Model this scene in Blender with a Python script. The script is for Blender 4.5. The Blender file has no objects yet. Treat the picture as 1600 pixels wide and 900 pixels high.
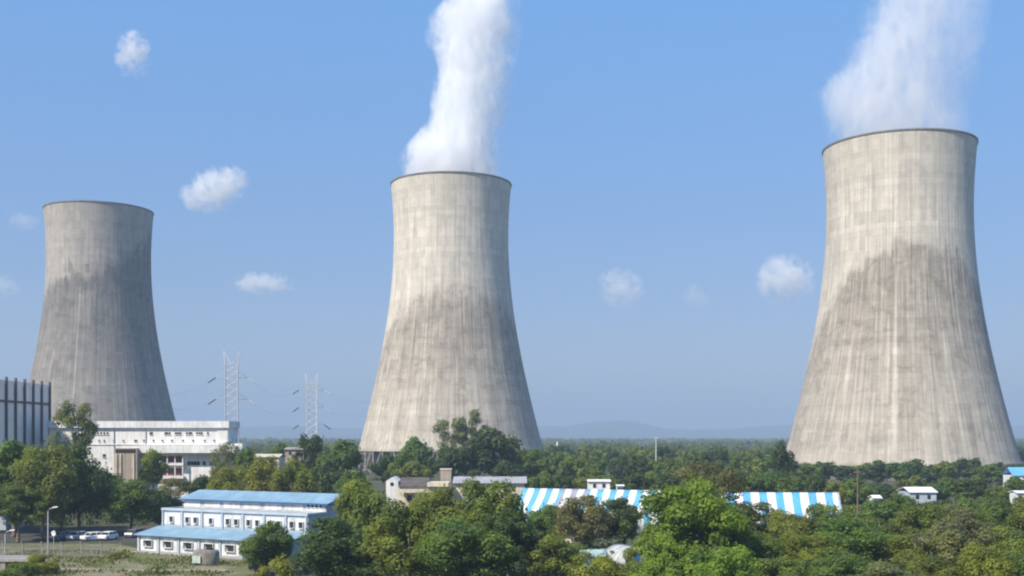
import bpy, math, random
import numpy as np
from mathutils import Vector, Matrix
R_ = math.radians
random.seed(7)
S = bpy.context.scene
COL = S.collection
HC, HY = 18.0, 682.0        # camera height and horizon line in photo pixels
FL = 1800.0                 # focal length in photo pixels
F = 1400.0                  # depths z below were surveyed for a 1400 px lens; the ground plan is stretched by KY
KY = FL/F
def AT(px, z): return (PX(px, z), z*KY, 0)

def PX(px, z): return (px-800.0)/F*z
def PZ(py, z): return HC-(py-HY)/F*z

# ------------------------------------------------------------------ nodes
class NT:
    def __init__(s, name):
        s.m = bpy.data.materials.new(name); s.m.use_nodes = True
        s.t = s.m.node_tree; s.t.nodes.clear()
        s.out = s.t.nodes.new('ShaderNodeOutputMaterial')
    def n(s, typ, **kw):
        nd = s.t.nodes.new(typ)
        for k, v in kw.items(): setattr(nd, k, v)
        return nd
    def put(s, sock, v):
        if isinstance(v, bpy.types.NodeSocket): s.t.links.new(v, sock)
        elif v is not None: sock.default_value = v
    def ma(s, op, a, b=None, c=None, clamp=False):
        nd = s.n('ShaderNodeMath', operation=op); nd.use_clamp = clamp
        for i, v in enumerate((a, b, c)):
            if v is not None: s.put(nd.inputs[i], v)
        return nd.outputs[0]
    def add(s, a, b): return s.ma('ADD', a, b)
    def sub(s, a, b): return s.ma('SUBTRACT', a, b)
    def mul(s, a, b): return s.ma('MULTIPLY', a, b)
    def mad(s, a, b, c): return s.ma('MULTIPLY_ADD', a, b, c)
    def ss(s, v, lo, hi, a=0.0, b=1.0):
        nd = s.n('ShaderNodeMapRange', interpolation_type='SMOOTHSTEP')
        for i, x in enumerate((v, lo, hi, a, b)): s.put(nd.inputs[i], x)
        return nd.outputs[0]
    def vec(s, x, y, z):
        nd = s.n('ShaderNodeCombineXYZ')
        for i, v in enumerate((x, y, z)): s.put(nd.inputs[i], v)
        return nd.outputs[0]
    def noise(s, v, scale=1.0, detail=3.0, rough=.55, dist=0.0):
        nd = s.n('ShaderNodeTexNoise'); s.put(nd.inputs['Vector'], v)
        nd.inputs['Scale'].default_value = scale; nd.inputs['Detail'].default_value = detail
        nd.inputs['Roughness'].default_value = rough; nd.inputs['Distortion'].default_value = dist
        return nd.outputs[0]
    def white(s, v):
        nd = s.n('ShaderNodeTexWhiteNoise'); s.put(nd.inputs['Vector'], v); return nd.outputs[0]
    def obj(s):
        tc = s.n('ShaderNodeTexCoord'); sp = s.n('ShaderNodeSeparateXYZ')
        s.t.links.new(tc.outputs['Object'], sp.inputs[0]); return tc.outputs['Object'], sp.outputs
    def mix(s, f, a, b):
        nd = s.n('ShaderNodeMix', data_type='RGBA')
        s.put(nd.inputs[0], f)
        for k, v in ((6, a), (7, b)): s.put(nd.inputs[k], (*v, 1) if isinstance(v, tuple) and len(v) == 3 else v)
        return nd.outputs[2]
    def scale(s, col, f):
        nd = s.n('ShaderNodeVectorMath', operation='SCALE')
        s.put(nd.inputs[0], col[:3] if isinstance(col, tuple) else col); s.put(nd.inputs['Scale'], f); return nd.outputs[0]
    def pbsdf(s, col, rough=.8, metal=0.0, spec=.3, bump=None, bd=.05):
        b = s.n('ShaderNodeBsdfPrincipled')
        s.put(b.inputs['Base Color'], (*col, 1) if isinstance(col, tuple) and len(col) == 3 else col)
        s.put(b.inputs['Roughness'], rough); b.inputs['Metallic'].default_value = metal
        b.inputs['Specular IOR Level'].default_value = spec
        if bump is not None:
            bn = s.n('ShaderNodeBump'); s.put(bn.inputs['Height'], bump); bn.inputs['Distance'].default_value = bd
            s.t.links.new(bn.outputs[0], b.inputs['Normal'])
        s.t.links.new(b.outputs[0], s.out.inputs['Surface']); return b
    def curve(s, v, pts):
        nd = s.n('ShaderNodeFloatCurve'); c = nd.mapping.curves[0]
        while len(c.points) < len(pts): c.points.new(.5, .5)
        for p, (x, y) in zip(c.points, pts): p.location = (x, y); p.handle_type = 'AUTO'
        nd.mapping.update(); s.put(nd.inputs['Value'], v); return nd.outputs[0]

def paint(name, col, rough=.7, var=.18, scale=.6, metal=0.0, streak=False, dirt=None):
    """weathered paint or plaster: base colour with patchy wear, faint rain streaks"""
    t = NT(name); o, xyz = t.obj()
    n1 = t.noise(o, scale, 5, .6)
    f = t.ss(n1, .3, .7, 1-var, 1+var*.4)
    if streak:
        v = t.vec(t.mul(xyz[0], 1.6), t.mul(xyz[1], 1.6), t.mul(xyz[2], .12))
        f = t.mul(f, t.ss(t.noise(v, 1.0, 4), .32, .62, 1-var*1.1, 1.02))
    c = t.scale(col, f)
    if dirt: c = t.mix(t.ss(t.noise(o, scale*2.3, 6, .65), .55, .8, 0, .55), c, dirt)
    t.pbsdf(c, rough, metal); return t.m

# ------------------------------------------------------------------ mesh builder
class MB:
    def __init__(s): s.v = []; s.f = []
    def quad(s, *p):
        i = len(s.v); s.v += [tuple(q) for q in p]; s.f.append(tuple(range(i, i+len(p)))); return s
    def hexa(s, p):                       # eight points: four below, four above, counter-clockwise
        i = len(s.v); s.v += [tuple(q) for q in p]
        for f in ((3,2,1,0),(4,5,6,7),(0,1,5,4),(1,2,6,5),(2,3,7,6),(3,0,4,7)): s.f.append(tuple(i+k for k in f))
        return s
    def box(s, x0, x1, y0, y1, z0, z1):
        return s.hexa([(x0,y0,z0),(x1,y0,z0),(x1,y1,z0),(x0,y1,z0),(x0,y0,z1),(x1,y0,z1),(x1,y1,z1),(x0,y1,z1)])
    def tube(s, pts, rad, n=6, cap=True):
        pts = [Vector(p) for p in pts]
        if not hasattr(rad, '__len__'): rad = [rad]*len(pts)
        i0 = len(s.v)
        for k, p in enumerate(pts):
            d = (pts[min(k+1, len(pts)-1)]-pts[max(k-1, 0)]).normalized()
            a = d.cross(Vector((0,0,1)) if abs(d.z) < .95 else Vector((1,0,0))).normalized(); b = d.cross(a)
            for j in range(n):
                t = 2*math.pi*j/n; s.v.append(tuple(p+(a*math.cos(t)+b*math.sin(t))*rad[k]))
        for k in range(len(pts)-1):
            for j in range(n):
                a, b = i0+k*n+j, i0+k*n+(j+1) % n
                s.f.append((a, a+n, b+n, b))
        if cap:
            s.f.append(tuple(i0+j for j in range(n))); s.f.append(tuple(i0+(len(pts)-1)*n+j for j in reversed(range(n))))
        return s
    def lathe(s, prof, n=32, close=False, cx=0, cy=0, a0=0, a1=2*math.pi):
        i0 = len(s.v); full = abs(a1-a0-2*math.pi) < 1e-6; m = n if full else n+1
        for r, z in prof:
            for j in range(m):
                t = a0+(a1-a0)*j/n; s.v.append((cx+r*math.cos(t), cy+r*math.sin(t), z))
        K = len(prof)
        for k in range(K if close else K-1):
            k2 = (k+1) % K
            for j in range(n):
                j2 = (j+1) % m
                s.f.append((i0+k*m+j, i0+k*m+j2, i0+k2*m+j2, i0+k2*m+j))
        return s
    def prism(s, poly, y0, y1):           # polygon in x,z extruded along y
        i = len(s.v); n = len(poly)
        s.v += [(x, y0, z) for x, z in poly]+[(x, y1, z) for x, z in poly]
        s.f.append(tuple(range(i, i+n))); s.f.append(tuple(range(i+2*n-1, i+n-1, -1)))
        for k in range(n): s.f.append((i+k, i+n+k, i+n+(k+1) % n, i+(k+1) % n))
        return s
    def mesh(s, name, mat=None, smooth=False):
        me = bpy.data.meshes.new(name); me.from_pydata(s.v, [], s.f); me.update()
        if mat: me.materials.append(mat)
        if smooth: me.polygons.foreach_set('use_smooth', [True]*len(me.polygons))
        return me
    def build(s, name, mat, parent=None, smooth=False, bevel=0):
        o = bpy.data.objects.new(name, s.mesh(name, mat, smooth)); COL.objects.link(o); o.parent = parent
        if bevel:
            b = o.modifiers.new('bevel', 'BEVEL'); b.width = bevel; b.segments = 2; b.limit_method = 'ANGLE'
        return o

def tag(o, label=None, cat=None, group=None, kind=None):
    for k, v in (('label', label), ('category', cat), ('group', group), ('kind', kind)):
        if v: o[k] = v
    return o
def empty(name, loc, label, cat, group=None, rz=0.0):
    o = bpy.data.objects.new(name, None); COL.objects.link(o); o.location = loc; o.rotation_euler = (0, 0, rz)
    o.empty_display_size = .5
    return tag(o, label, cat, group)
def child(src, parent, loc=None, rz=None):
    c = src.copy(); COL.objects.link(c); c.parent = parent
    if loc is not None: c.location = loc
    if rz is not None: c.rotation_euler = (0, 0, rz)
    return c
ORD = 'first second third fourth fifth sixth seventh eighth ninth tenth eleventh twelfth thirteenth fourteenth fifteenth sixteenth seventeenth eighteenth nineteenth twentieth'.split()

# ------------------------------------------------------------------ camera, sun, sky
cam = bpy.data.cameras.new('camera'); co = bpy.data.objects.new('camera', cam); COL.objects.link(co)
co.location = (0, 0, HC); co.rotation_euler = (R_(90), 0, 0)
cam.sensor_width = 36; cam.lens = 36*FL/1600; cam.shift_y = (HY-450)/1600
cam.clip_start = .5; cam.clip_end = 40000
S.camera = co
EL, AZ = R_(44), R_(-134)
sd = Vector((math.cos(EL)*math.sin(AZ), math.cos(EL)*math.cos(AZ), math.sin(EL)))
sl = bpy.data.lights.new('sun', 'SUN'); sl.energy = 4.9; sl.angle = R_(.5); sl.color = (1, .90, .76)
so = bpy.data.objects.new('sun', sl); COL.objects.link(so); so.rotation_euler = sd.to_track_quat('Z', 'Y').to_euler(); so.location = (-60, -60, 80)
W = bpy.data.worlds.new('World'); S.world = W; W.use_nodes = True
wt = W.node_tree; wt.nodes.clear()
sky = wt.nodes.new('ShaderNodeTexSky'); sky.sky_type = 'NISHITA'; sky.sun_disc = False
sky.sun_elevation = EL; sky.sun_rotation = AZ % (2*math.pi)
sky.air_density = 1.0; sky.dust_density = .35; sky.ozone_density = 2.0; sky.altitude = 100
gm = wt.nodes.new('ShaderNodeGamma'); gm.inputs['Gamma'].default_value = .40
hs = wt.nodes.new('ShaderNodeHueSaturation'); hs.inputs['Saturation'].default_value = 2.3; hs.inputs['Value'].default_value = 2.5; hs.inputs['Hue'].default_value = .513
bg = wt.nodes.new('ShaderNodeBackground'); bg.inputs['Strength'].default_value = .14
wo = wt.nodes.new('ShaderNodeOutputWorld')
wt.links.new(sky.outputs[0], gm.inputs['Color']); wt.links.new(gm.outputs[0], hs.inputs['Color']); wc = wt.nodes.new('ShaderNodeTexCoord'); wx = wt.nodes.new('ShaderNodeSeparateXYZ'); wt.links.new(wc.outputs['Generated'], wx.inputs[0])
wr = wt.nodes.new('ShaderNodeMapRange'); wt.links.new(wx.outputs[2], wr.inputs[0]); wr.inputs[1].default_value = .03; wr.inputs[2].default_value = .36
wm = wt.nodes.new('ShaderNodeMix'); wm.data_type = 'RGBA'; wm.inputs[6].default_value = (.46,.49,.65,1); wm.inputs[7].default_value = (1,1,1,1); wt.links.new(wr.outputs[0], wm.inputs[0])
wu = wt.nodes.new('ShaderNodeMix'); wu.data_type = 'RGBA'; wu.blend_type = 'MULTIPLY'; wu.inputs[0].default_value = 1; wt.links.new(hs.outputs[0], wu.inputs[6]); wt.links.new(wm.outputs[2], wu.inputs[7])
wt.links.new(wu.outputs[2], bg.inputs[0]); wt.links.new(bg.outputs[0], wo.inputs[0])
S.view_settings.view_transform = 'Standard'; S.view_settings.look = 'None'; S.view_settings.gamma = 1; S.view_settings.exposure = .44
S.view_settings.use_curve_mapping = False
cy = S.cycles
cy.use_denoising = True; cy.max_bounces = 14; cy.diffuse_bounces = 3; cy.transmission_bounces = 4; cy.transparent_max_bounces = 8
cy.volume_bounces = 12; cy.volume_step_rate = 1.0; cy.filter_width = 2.1; cy.use_fast_gi = False
cy.sample_clamp_indirect = 6

# ------------------------------------------------------------------ ground, hills, haze
def ground_mat():
    t = NT('ground_mat'); o, xyz = t.obj()
    a = t.noise(o, .05, 6, .6); b = t.noise(o, .6, 5, .65); c = t.noise(o, 3.0, 3, .6)
    col = t.mix(t.ss(a, .4, .62), (.05, .062, .026), (.085, .082, .045))
    col = t.mix(t.ss(b, .45, .75, 0, .7), col, (.13, .105, .07))
    col = t.scale(col, t.ss(c, .2, .8, .7, 1.25))
    t.pbsdf(col, .95, bump=b, bd=.3); return t.m
def field_mat():
    t = NT('field_mat'); o, xyz = t.obj()
    a = t.noise(o, .16, 6, .62, .4); b = t.noise(o, .9, 5, .65); c = t.noise(o, 5.0, 3, .6)
    col = t.mix(t.ss(a, .42, .6), (.13, .15, .055), (.25, .215, .14))
    col = t.mix(t.ss(b, .5, .7, 0, .8), col, (.115, .15, .05))
    col = t.scale(col, t.ss(c, .2, .8, .72, 1.2))
    t.pbsdf(col, .95, bump=b, bd=.15); return t.m
M = {}
M['ground'] = ground_mat(); M['field'] = field_mat()
g = MB(); g.quad((-6400,-60,0),(6400,-60,0),(6400,11200,0),(-6400,11200,0)); tag(g.build('ground', M['ground']), kind='structure')
g = MB()
pts = [(-110,100),(-36,100),(-34,118),(-37,133),(-58,142),(-66,150),(-110,152)]
g.quad(*[(x,y*KY,.004) for x, y in pts]); tag(g.build('grass_field', M['field']), kind='structure')
M['track'] = paint('pale_earth', (.30,.255,.19), .95, .35, .5, dirt=(.13,.14,.06))
g = MB()
rng = random.Random(3)
prev = None; i = 0
L = [(-112+ k*3.2, (124.5-.06*(k*3.2)+.5*math.sin(k*.9))*KY) for k in range(24)]
for (x0,y0),(x1,y1) in zip(L, L[1:]):
    g.quad((x0,y0-1.3,.008),(x1,y1-1.3,.008),(x1,y1+1.3,.008),(x0,y0+1.3,.008))
tag(g.build('dirt_path', M['track']), kind='structure')
M['asphalt'] = paint('worn_asphalt', (.075,.072,.07), .9, .3, .8, dirt=(.14,.12,.09))
g = MB(); g.quad(*[(x,y*KY,.004) for x,y in ((-120,153.5),(-64,153.5),(-63,176),(-120,176))]); tag(g.build('car_park', M['asphalt']), kind='structure')

def hills():
    rid = [(-900,668),(-300,662),(60,664),(250,670),(380,668),(450,665),(520,668),(600,672),(760,668),(842,667),(880,666),(915,661),(940,658),(962,656),(985,658),(1015,666),(1050,671),(1120,671),(1170,668),(1230,664),(1350,662),(1500,664),(1600,666),(1900,668),(2500,668)]
    xs = np.linspace(-280, 1880, 120); hy = np.interp(xs, [r[0] for r in rid], [r[1] for r in rid])
    Y0 = 7000; b = MB(); rows = 14; n = len(xs); rg = np.random.default_rng(4)
    for k in range(rows):
        u = k/(rows-1); y = Y0-1500+u*2600; prof = max(0, math.cos((u-.577)*math.pi/1.16))**1.3
        for j in range(n):
            h = (HC+(HY-hy[j])*Y0/F)*prof*(1+.06*math.sin(j*1.7+k*2.1)*u)+rg.normal()*1.2-3*(k in (0, rows-1))
            b.v.append((PX(xs[j], Y0), y*KY, h))
    for k in range(rows-1):
        for j in range(n-1): b.f.append((k*n+j, k*n+j+1, (k+1)*n+j+1, (k+1)*n+j))
    t = NT('wooded_hill'); o, _ = t.obj()
    t.pbsdf(t.mix(t.ss(t.noise(o, .02, 5), .4, .6), (.04,.055,.025), (.075,.08,.04)), .95)
    tag(b.build('hills', t.m, smooth=True), kind='structure')
hills()
def haze():
    t = NT('haze_air'); v = t.n('ShaderNodeVolumePrincipled')
    v.inputs['Color'].default_value = (.47,.61,.79,1); v.inputs['Density'].default_value = 2.6e-4; v.inputs['Anisotropy'].default_value = 0
    t.t.links.new(v.outputs[0], t.out.inputs['Volume'])
    b = MB(); b.box(-6600,6600,-80,11400,-7,262); o = b.build('haze', t.m); tag(o, kind='stuff')
haze()

# ------------------------------------------------------------------ cooling towers
def tower_mat(name, clean, stain, zb, a0, ak, pw, soft, edge_n, right_drop, strength, top_grey, streak_amt=1.0, seed=0.0, runs=()):
    t = NT(name); o, p = t.obj()
    ang = t.ma('ARCTAN2', p[0], t.mul(p[1], -1.0)); z = p[2]
    # lift joints and shuttering panels
    pan = t.ma('FLOOR', t.mul(ang, 72/(2*math.pi))); lift = t.ma('FLOOR', t.mul(z, 1/2.6))
    w1 = t.white(t.vec(pan, 3.0+seed, 0.0)); w2 = t.white(t.vec(0.0, 7.0, lift)); w3 = t.white(t.vec(pan, 1.0+seed, t.ma('FLOOR', t.mul(z, 1/5.2))))
    st = t.noise(t.vec(t.mul(ang, 9.0), seed, t.mul(z, .018)), 1.0, 5, .65)
    st2 = t.noise(t.vec(t.mul(ang, 34.0), 5.0+seed, t.mul(z, .03)), 1.0, 4, .6)
    big = t.noise(t.vec(t.mul(ang, 2.6), seed, t.mul(z, .05)), 1.0, 5, .6)
    fine = t.noise(o, .35, 6, .7)
    # weather stain: below an uneven line that depends on the side of the shell
    dang = t.sub(ang, a0)
    left = t.ma('POWER', t.ma('MAXIMUM', t.mul(dang, -1.0), 0.0), pw); right = t.ma('POWER', t.ma('MAXIMUM', dang, 0.0), 2.0)
    en = t.noise(t.vec(t.mul(ang, 6.0), 2.0+seed, t.mul(z, .10)), 1.0, 6, .68)
    line = t.add(t.mad(left, -ak, zb), t.mad(right, -right_drop, t.mad(t.sub(en, .5), edge_n, t.mul(t.sub(w3, .5), 7.0))))
    mask = t.ss(t.sub(line, z), -soft, soft)
    fade = t.ss(z, 0.0, zb, .48, 1.0)                       # washed paler again towards the foot
    mask = t.mul(t.mul(mask, fade), t.ss(st, .30, .62, strength, strength*.72))
    col = t.mix(mask, clean, stain)
    # pale lime runs inside the stain, dark algae runs from the rim
    col = t.mix(t.mul(mask, t.ss(st2, .53, .70, 0.0, .75*streak_amt)), col, tuple(min(1, c*1.05) for c in clean))
    drip = t.mul(t.ss(st2, .50, .68), t.ss(z, 104.0, 142.0, 0.0, .5))
    col = t.mix(t.mul(drip, streak_amt), col, top_grey)
    col = t.mix(t.ss(big, .5, .75, 0, .35), col, tuple(c*.82 for c in clean))
    patch = t.noise(t.vec(t.mul(ang, 5.0), seed+9.0, t.mul(z, .16)), 1.0, 6, .7, .5)   # mottled lift-by-lift blotches
    col = t.mix(t.mul(t.ss(patch, .50, .62), t.mad(mask, .45, .10)), col, tuple(c*.72 for c in stain))
    col = t.mix(t.mul(t.ss(patch, .44, .34), t.mul(mask, .45)), col, tuple(c*.9 for c in clean))
    for ra, rz0, rz1 in runs:
        k = t.mul(t.ss(t.ma('ABSOLUTE', t.sub(t.add(ang, t.mul(t.sub(st, .5), .03)), ra)), .022, .008), t.mul(t.ss(z, rz0, rz0+12), t.ss(z, rz1, rz1-15)))
        col = t.mix(t.mul(k, .6), col, clean)
    f = t.mul(t.ss(w1, 0, 1, .95, 1.05), t.mul(t.ss(w2, 0, 1, .95, 1.04), t.ss(w3, 0, 1, .93, 1.06)))
    f = t.mul(f, t.mul(t.ss(st2, .3, .7, .80, 1.16), t.ss(fine, .3, .7, .93, 1.06)))
    seam = t.ss(t.ma('ABSOLUTE', t.sub(t.ma('FRACT', t.mul(z, 1/5.2)), .5)), .44, .5, 1.0, .93)
    t.pbsdf(t.scale(col, t.mul(f, seam)), .92, bump=t.add(st2, t.mul(w2, .3)), bd=.12); return t.m

M['dark_conc'] = paint('dark_concrete', (.20,.19,.175), .9, .3, .5)
M['leg_conc'] = paint('leg_concrete', (.19,.18,.165), .9, .3, .5)
def cooling_tower(px, z, zrim, zbot, k, mat, label):
    X = PX(px, z); az = math.atan2(X, z*KY)
    T = empty('cooling_tower', (X, z*KY, 0), label, 'cooling tower', 'cooling towers', rz=-az)
    H = zrim-zbot; rt, zt, c = 30.5*k, .80*H, 88*H/140
    r = lambda s: rt*math.sqrt(1+((s-zt)/c)**2)
    out = [(r(H*i/56)+0.0, H*i/56) for i in range(57)]
    inn = [(r(H*i/56)-.7, H*i/56) for i in range(56, -1, -1)]
    b = MB(); b.lathe(out+inn, 160, close=True)
    sh = b.build('shell', mat, T, smooth=True); sh.location = (0, 0, zbot)
    sm = sh.modifiers.new('edges', 'EDGE_SPLIT'); sm.split_angle = R_(50)
    b = MB(); R1 = r(H)
    b.lathe([(R1+.02, H-.55),(R1+.3, H-.45),(R1+.3, H+.25),(R1-.9, H+.25),(R1-.9, H-.6),(R1-.72,H-.7)], 160, close=True)
    o = b.build('rim', M['dark_conc'], T); o.location = (0, 0, zbot)
    R0 = r(0)
    b = MB(); b.lathe([(R0+.06, .02),(R0+.5, .05),(R0+.42, 1.3),(R0+.0, 1.35)], 160)
    o = b.build('ring_beam', mat, T); o.location = (0, 0, zbot)
    b = MB(); b.lathe([(R0+3.2, .0),(R0+3.2, 1.6),(R0+2.8, 1.6),(R0+2.8, .0)], 120, close=True); b.build('basin_wall', M['leg_conc'], T)
    b = MB(); b.lathe([(R0-7, .3),(R0-7, zbot+1.0),(.5, zbot+1.0)], 96); b.build('fill_pack', M['dark_conc'], T)
    n = 40; w = 2*math.pi*(R0+1)/n*.48
    b = MB(); 
    for sgn in (-1, 1):
        b.tube([(sgn*w*.08, 0, zbot+.5), (sgn*w, 2.0, .2)], .55, 8)
    leg = b.mesh('leg', M['leg_conc'])
    for i in range(n):
        a = 2*math.pi*i/n
        o = bpy.data.objects.new('leg', leg); COL.objects.link(o); o.parent = T
        o.location = (-math.sin(a)*(R0-.3), math.cos(a)*(R0-.3), 0); o.rotation_euler = (0, 0, a)
    return T, R1
tmL = tower_mat('weathered_concrete_grey', (.36,.33,.29), (.113,.109,.101), 104.0, -.6, 16.0, 1.0, 6.0, 34.0, -8.0, .92, (.15,.14,.125), .7, 31.0, ((-.35, 20, 100), (.35, 0, 60)))
tmM = tower_mat('weathered_concrete_cream', (.56,.52,.44), (.225,.195,.155), 80.0, -.05, 14.0, 2.0, 9.0, 24.0, 7.0, .95, (.28,.25,.21), .8, 0.0, ((.3, 0, 50),))
tmR = tower_mat('weathered_concrete_arch', (.52,.485,.41), (.220,.192,.155), 94.0, .22, 16.0, 2.4, 5.0, 22.0, 14.0, .95, (.24,.22,.19), .9, 57.0, ((-.03, 0, 92), (-.52, 0, 60), (.55, 0, 45)))
cooling_tower(155, 557, 158.0, 11.5, 1.01, tmL, 'grey stained hyperbolic cooling tower without steam, behind the long white building')
TM, rM = cooling_tower(705, 478, 152.0, 10.5, 1.0, tmM, 'cream hyperbolic cooling tower with thick white steam, standing between the other two')
TR, rR = cooling_tower(1404, 404, 148.0, 5.5, 1.035, tmR, 'largest pale cooling tower with an arched dark stain and thin steam')

# ------------------------------------------------------------------ steam and clouds (volumes)
def steam(name, px_axis, z, edges, dens, thin_right, label, seed, rim_py, scale=.045):
    """edges: (py, left px, right px) up the plume; the domain mesh follows them"""
    mpp = z/F; X0 = PX(px_axis, z); zb = PZ(edges[0][0], z); zt = PZ(edges[-1][0], z); H = zt-zb
    zs = [(PZ(e[0], z)-zb)/H for e in edges]
    cx = [((e[1]+e[2])/2-px_axis)*mpp for e in edges]; w = [(e[2]-e[1])/2*mpp*(1.04 if i == 0 else 1.07) for i, e in enumerate(edges)]
    C0, CS, WS = -40.0, 80.0, 60.0
    t = NT(name+'_vapour'); o, p = t.obj()
    # domain warp, then distance to the plume's wandering axis
    q = t.vec(p[0], p[1], t.mul(p[2], .62))
    n1 = t.noise(q, scale, 5, .6, .6); n2 = t.noise(t.vec(t.add(p[0], 91.0), p[1], t.mul(p[2], .62)), scale*1.0, 4, .55)
    n3 = t.noise(t.vec(p[0], t.add(p[1], 50.0), t.mul(p[2], .45)), scale*2.6, 5, .62, 1.0)
    n4 = t.noise(t.vec(p[0], t.add(p[1], 23.0), t.mul(p[2], .55)), scale*7.0, 4, .6, .8)
    zn = t.mul(p[2], 1/H)
    cxx = t.mad(t.curve(zn, [(a, (c-C0)/CS) for a, c in zip(zs, cx)]), CS, C0)
    ww = t.mul(t.curve(zn, [(a, v/WS) for a, v in zip(zs, w)]), WS)
    amp = t.ss(zn, 0.0, .35, 2.0, 20.0)
    dx = t.ma('DIVIDE', t.add(t.sub(p[0], cxx), t.mul(t.sub(n2, .5), amp)), ww)
    dy = t.ma('DIVIDE', p[1], ww)
    d = t.ma('SQRT', t.add(t.mul(dx, dx), t.mul(dy, dy)))
    d = t.add(d, t.mul(t.sub(n1, .5), t.ss(zn, 0.0, .35, .5, 2.3)))
    d = t.add(d, t.mul(t.sub(n3, .5), t.ss(zn, 0.0, .3, .5, 1.9)))
    d = t.add(d, t.mul(t.sub(n4, .5), .85))
    den = t.ss(d, .93, .62, 0.0, 1.0)
    den = t.mul(den, t.ss(n3, .36, .60, .12, 1.5))
    den = t.mul(den, t.ss(dx, .0, .75, 1.0, thin_right))
    den = t.mul(den, t.ss(zn, 0.0, 1.0, 1.15, .8))
    v = t.n('ShaderNodeVolumePrincipled'); v.inputs['Color'].default_value = (.988,.994,1,1); v.inputs['Anisotropy'].default_value = .0
    t.put(v.inputs['Density'], t.mul(den, dens))
    t.t.links.new(v.outputs[0], t.out.inputs['Volume'])
    try: t.m.cycles.volume_step_rate = .15
    except Exception: pass
    # lumpy closed domain
    b = MB(); n = 28; K = 30; rg = random.Random(seed); ph = [rg.uniform(0, 6.28) for _ in range(6)]
    for k in range(K+1):
        u = k/K; c = float(np.interp(u, zs, cx)); r = float(np.interp(u, zs, w))
        for j in range(n):
            a = 2*math.pi*j/n
            l = 1.0+min(1, u*4)*(.05+.04*math.sin(3*a+ph[0]+u*9)+.035*math.sin(5*a+ph[1]-u*14)+.03*math.sin(2*a+u*21+ph[2]))
            b.v.append((c+r*l*math.cos(a), r*l*math.sin(a), H*u))
    for k in range(K):
        for j in range(n): b.f.append((k*n+j, k*n+(j+1) % n, (k+1)*n+(j+1) % n, (k+1)*n+j))
    b.f.append(tuple(reversed(range(n)))); b.f.append(tuple(K*n+j for j in range(n)))
    ob = b.build(name, t.m); ob.location = (X0, z*KY, zb)
    ob.rotation_euler = (0, 0, -math.atan2(X0, z*KY))
    return tag(ob, label, 'steam', 'steam plumes')
steam('steam_plume', 706, 478, [(286,627,787),(250,630,786),(215,652,784),(180,676,784),(140,678,791),(100,682,797),(60,668,806),(25,678,812),(-15,715,815),(-50,735,828)], .115, .5,
      'thick white steam plume rising from the cream cooling tower in the middle', 5, 283)
steam('steam_plume', 1406, 404, [(229,1302,1514),(200,1300,1518),(165,1292,1520),(135,1290,1521),(100,1312,1522),(60,1334,1526),(20,1348,1530),(-45,1375,1536)], .036, .40,
      'thin wispy steam plume drifting from the largest cooling tower', 9, 225)

def cloud(px, py, hw, hh, dens, tilt, seed, label, D=5600):
    mpp = D/F; X, Z = PX(px, D), PZ(py, D); rg = random.Random(seed)
    rx, rz = hw*mpp, hh*mpp; ry = (rx+rz)*.5
    t = NT('cloud_vapour'); o, p = t.obj()                    # object space: unit ball, scaled by the object
    sx = t.vec(t.mul(p[0], rx/70), t.mul(p[1], ry/70), t.mul(p[2], rz/70))
    off = t.n('ShaderNodeVectorMath', operation='ADD'); t.t.links.new(sx, off.inputs[0]); off.inputs[1].default_value = (seed*3.7, seed*1.3, 0)
    n1 = t.noise(off.outputs[0], 1.0, 6, .62, .5); n2 = t.noise(off.outputs[0], 2.4, 4, .6)
    wn = t.n('ShaderNodeTexNoise'); t.t.links.new(off.outputs[0], wn.inputs['Vector']); wn.inputs['Scale'].default_value = .55; wn.inputs['Detail'].default_value = 2
    ws = t.n('ShaderNodeVectorMath', operation='MULTIPLY_ADD'); t.t.links.new(wn.outputs['Color'], ws.inputs[0]); ws.inputs[1].default_value = (1.5,1.5,1.5); ws.inputs[2].default_value = (-.75,-.75,-.75)
    wa = t.n('ShaderNodeVectorMath', operation='ADD'); t.t.links.new(o, wa.inputs[0]); t.t.links.new(ws.outputs[0], wa.inputs[1])
    l0 = t.n('ShaderNodeVectorMath', operation='LENGTH'); t.t.links.new(o, l0.inputs[0])
    ln = t.n('ShaderNodeVectorMath', operation='LENGTH'); t.t.links.new(wa.outputs[0], ln.inputs[0])
    d = t.add(ln.outputs['Value'], t.add(t.mul(t.sub(n1, .5), 3.0), t.mul(t.sub(n2, .5), 1.2)))
    den = t.mul(t.ss(d, .85, .25), t.ss(p[2], -.8, .3, .35, 1.0))
    den = t.mul(den, t.ss(l0.outputs['Value'], .98, .70))
    v = t.n('ShaderNodeVolumePrincipled'); v.inputs['Color'].default_value = (.998,.998,1,1)
    t.put(v.inputs['Density'], t.mul(den, dens)); t.t.links.new(v.outputs[0], t.out.inputs['Volume'])
    try: t.m.cycles.volume_step_rate = .45
    except Exception: pass
    b = MB(); n, K = 24, 14; ph = [rg.uniform(0, 6.28) for _ in range(4)]
    for k in range(1, K):
        e = -math.pi/2+math.pi*k/K
        for j in range(n):
            a = 2*math.pi*j/n
            l = .93+.07*math.sin(3*a+ph[0]+2*e)*math.cos(2*e+ph[1])
            b.v.append((l*math.cos(e)*math.cos(a), l*math.cos(e)*math.sin(a), l*math.sin(e)))
    for k in range(K-2):
        for j in range(n): b.f.append((k*n+j, k*n+(j+1) % n, (k+1)*n+(j+1) % n, (k+1)*n+j))
    b.f.append(tuple(reversed(range(n)))); b.f.append(tuple((K-2)*n+j for j in range(n)))
    ob = b.build('cloud', t.m); ob.location = (X, D*KY, Z); ob.scale = (rx, ry, rz); ob.rotation_euler = (0, R_(tilt), 0)
    return tag(ob, label, 'cloud', 'small clouds')
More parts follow.
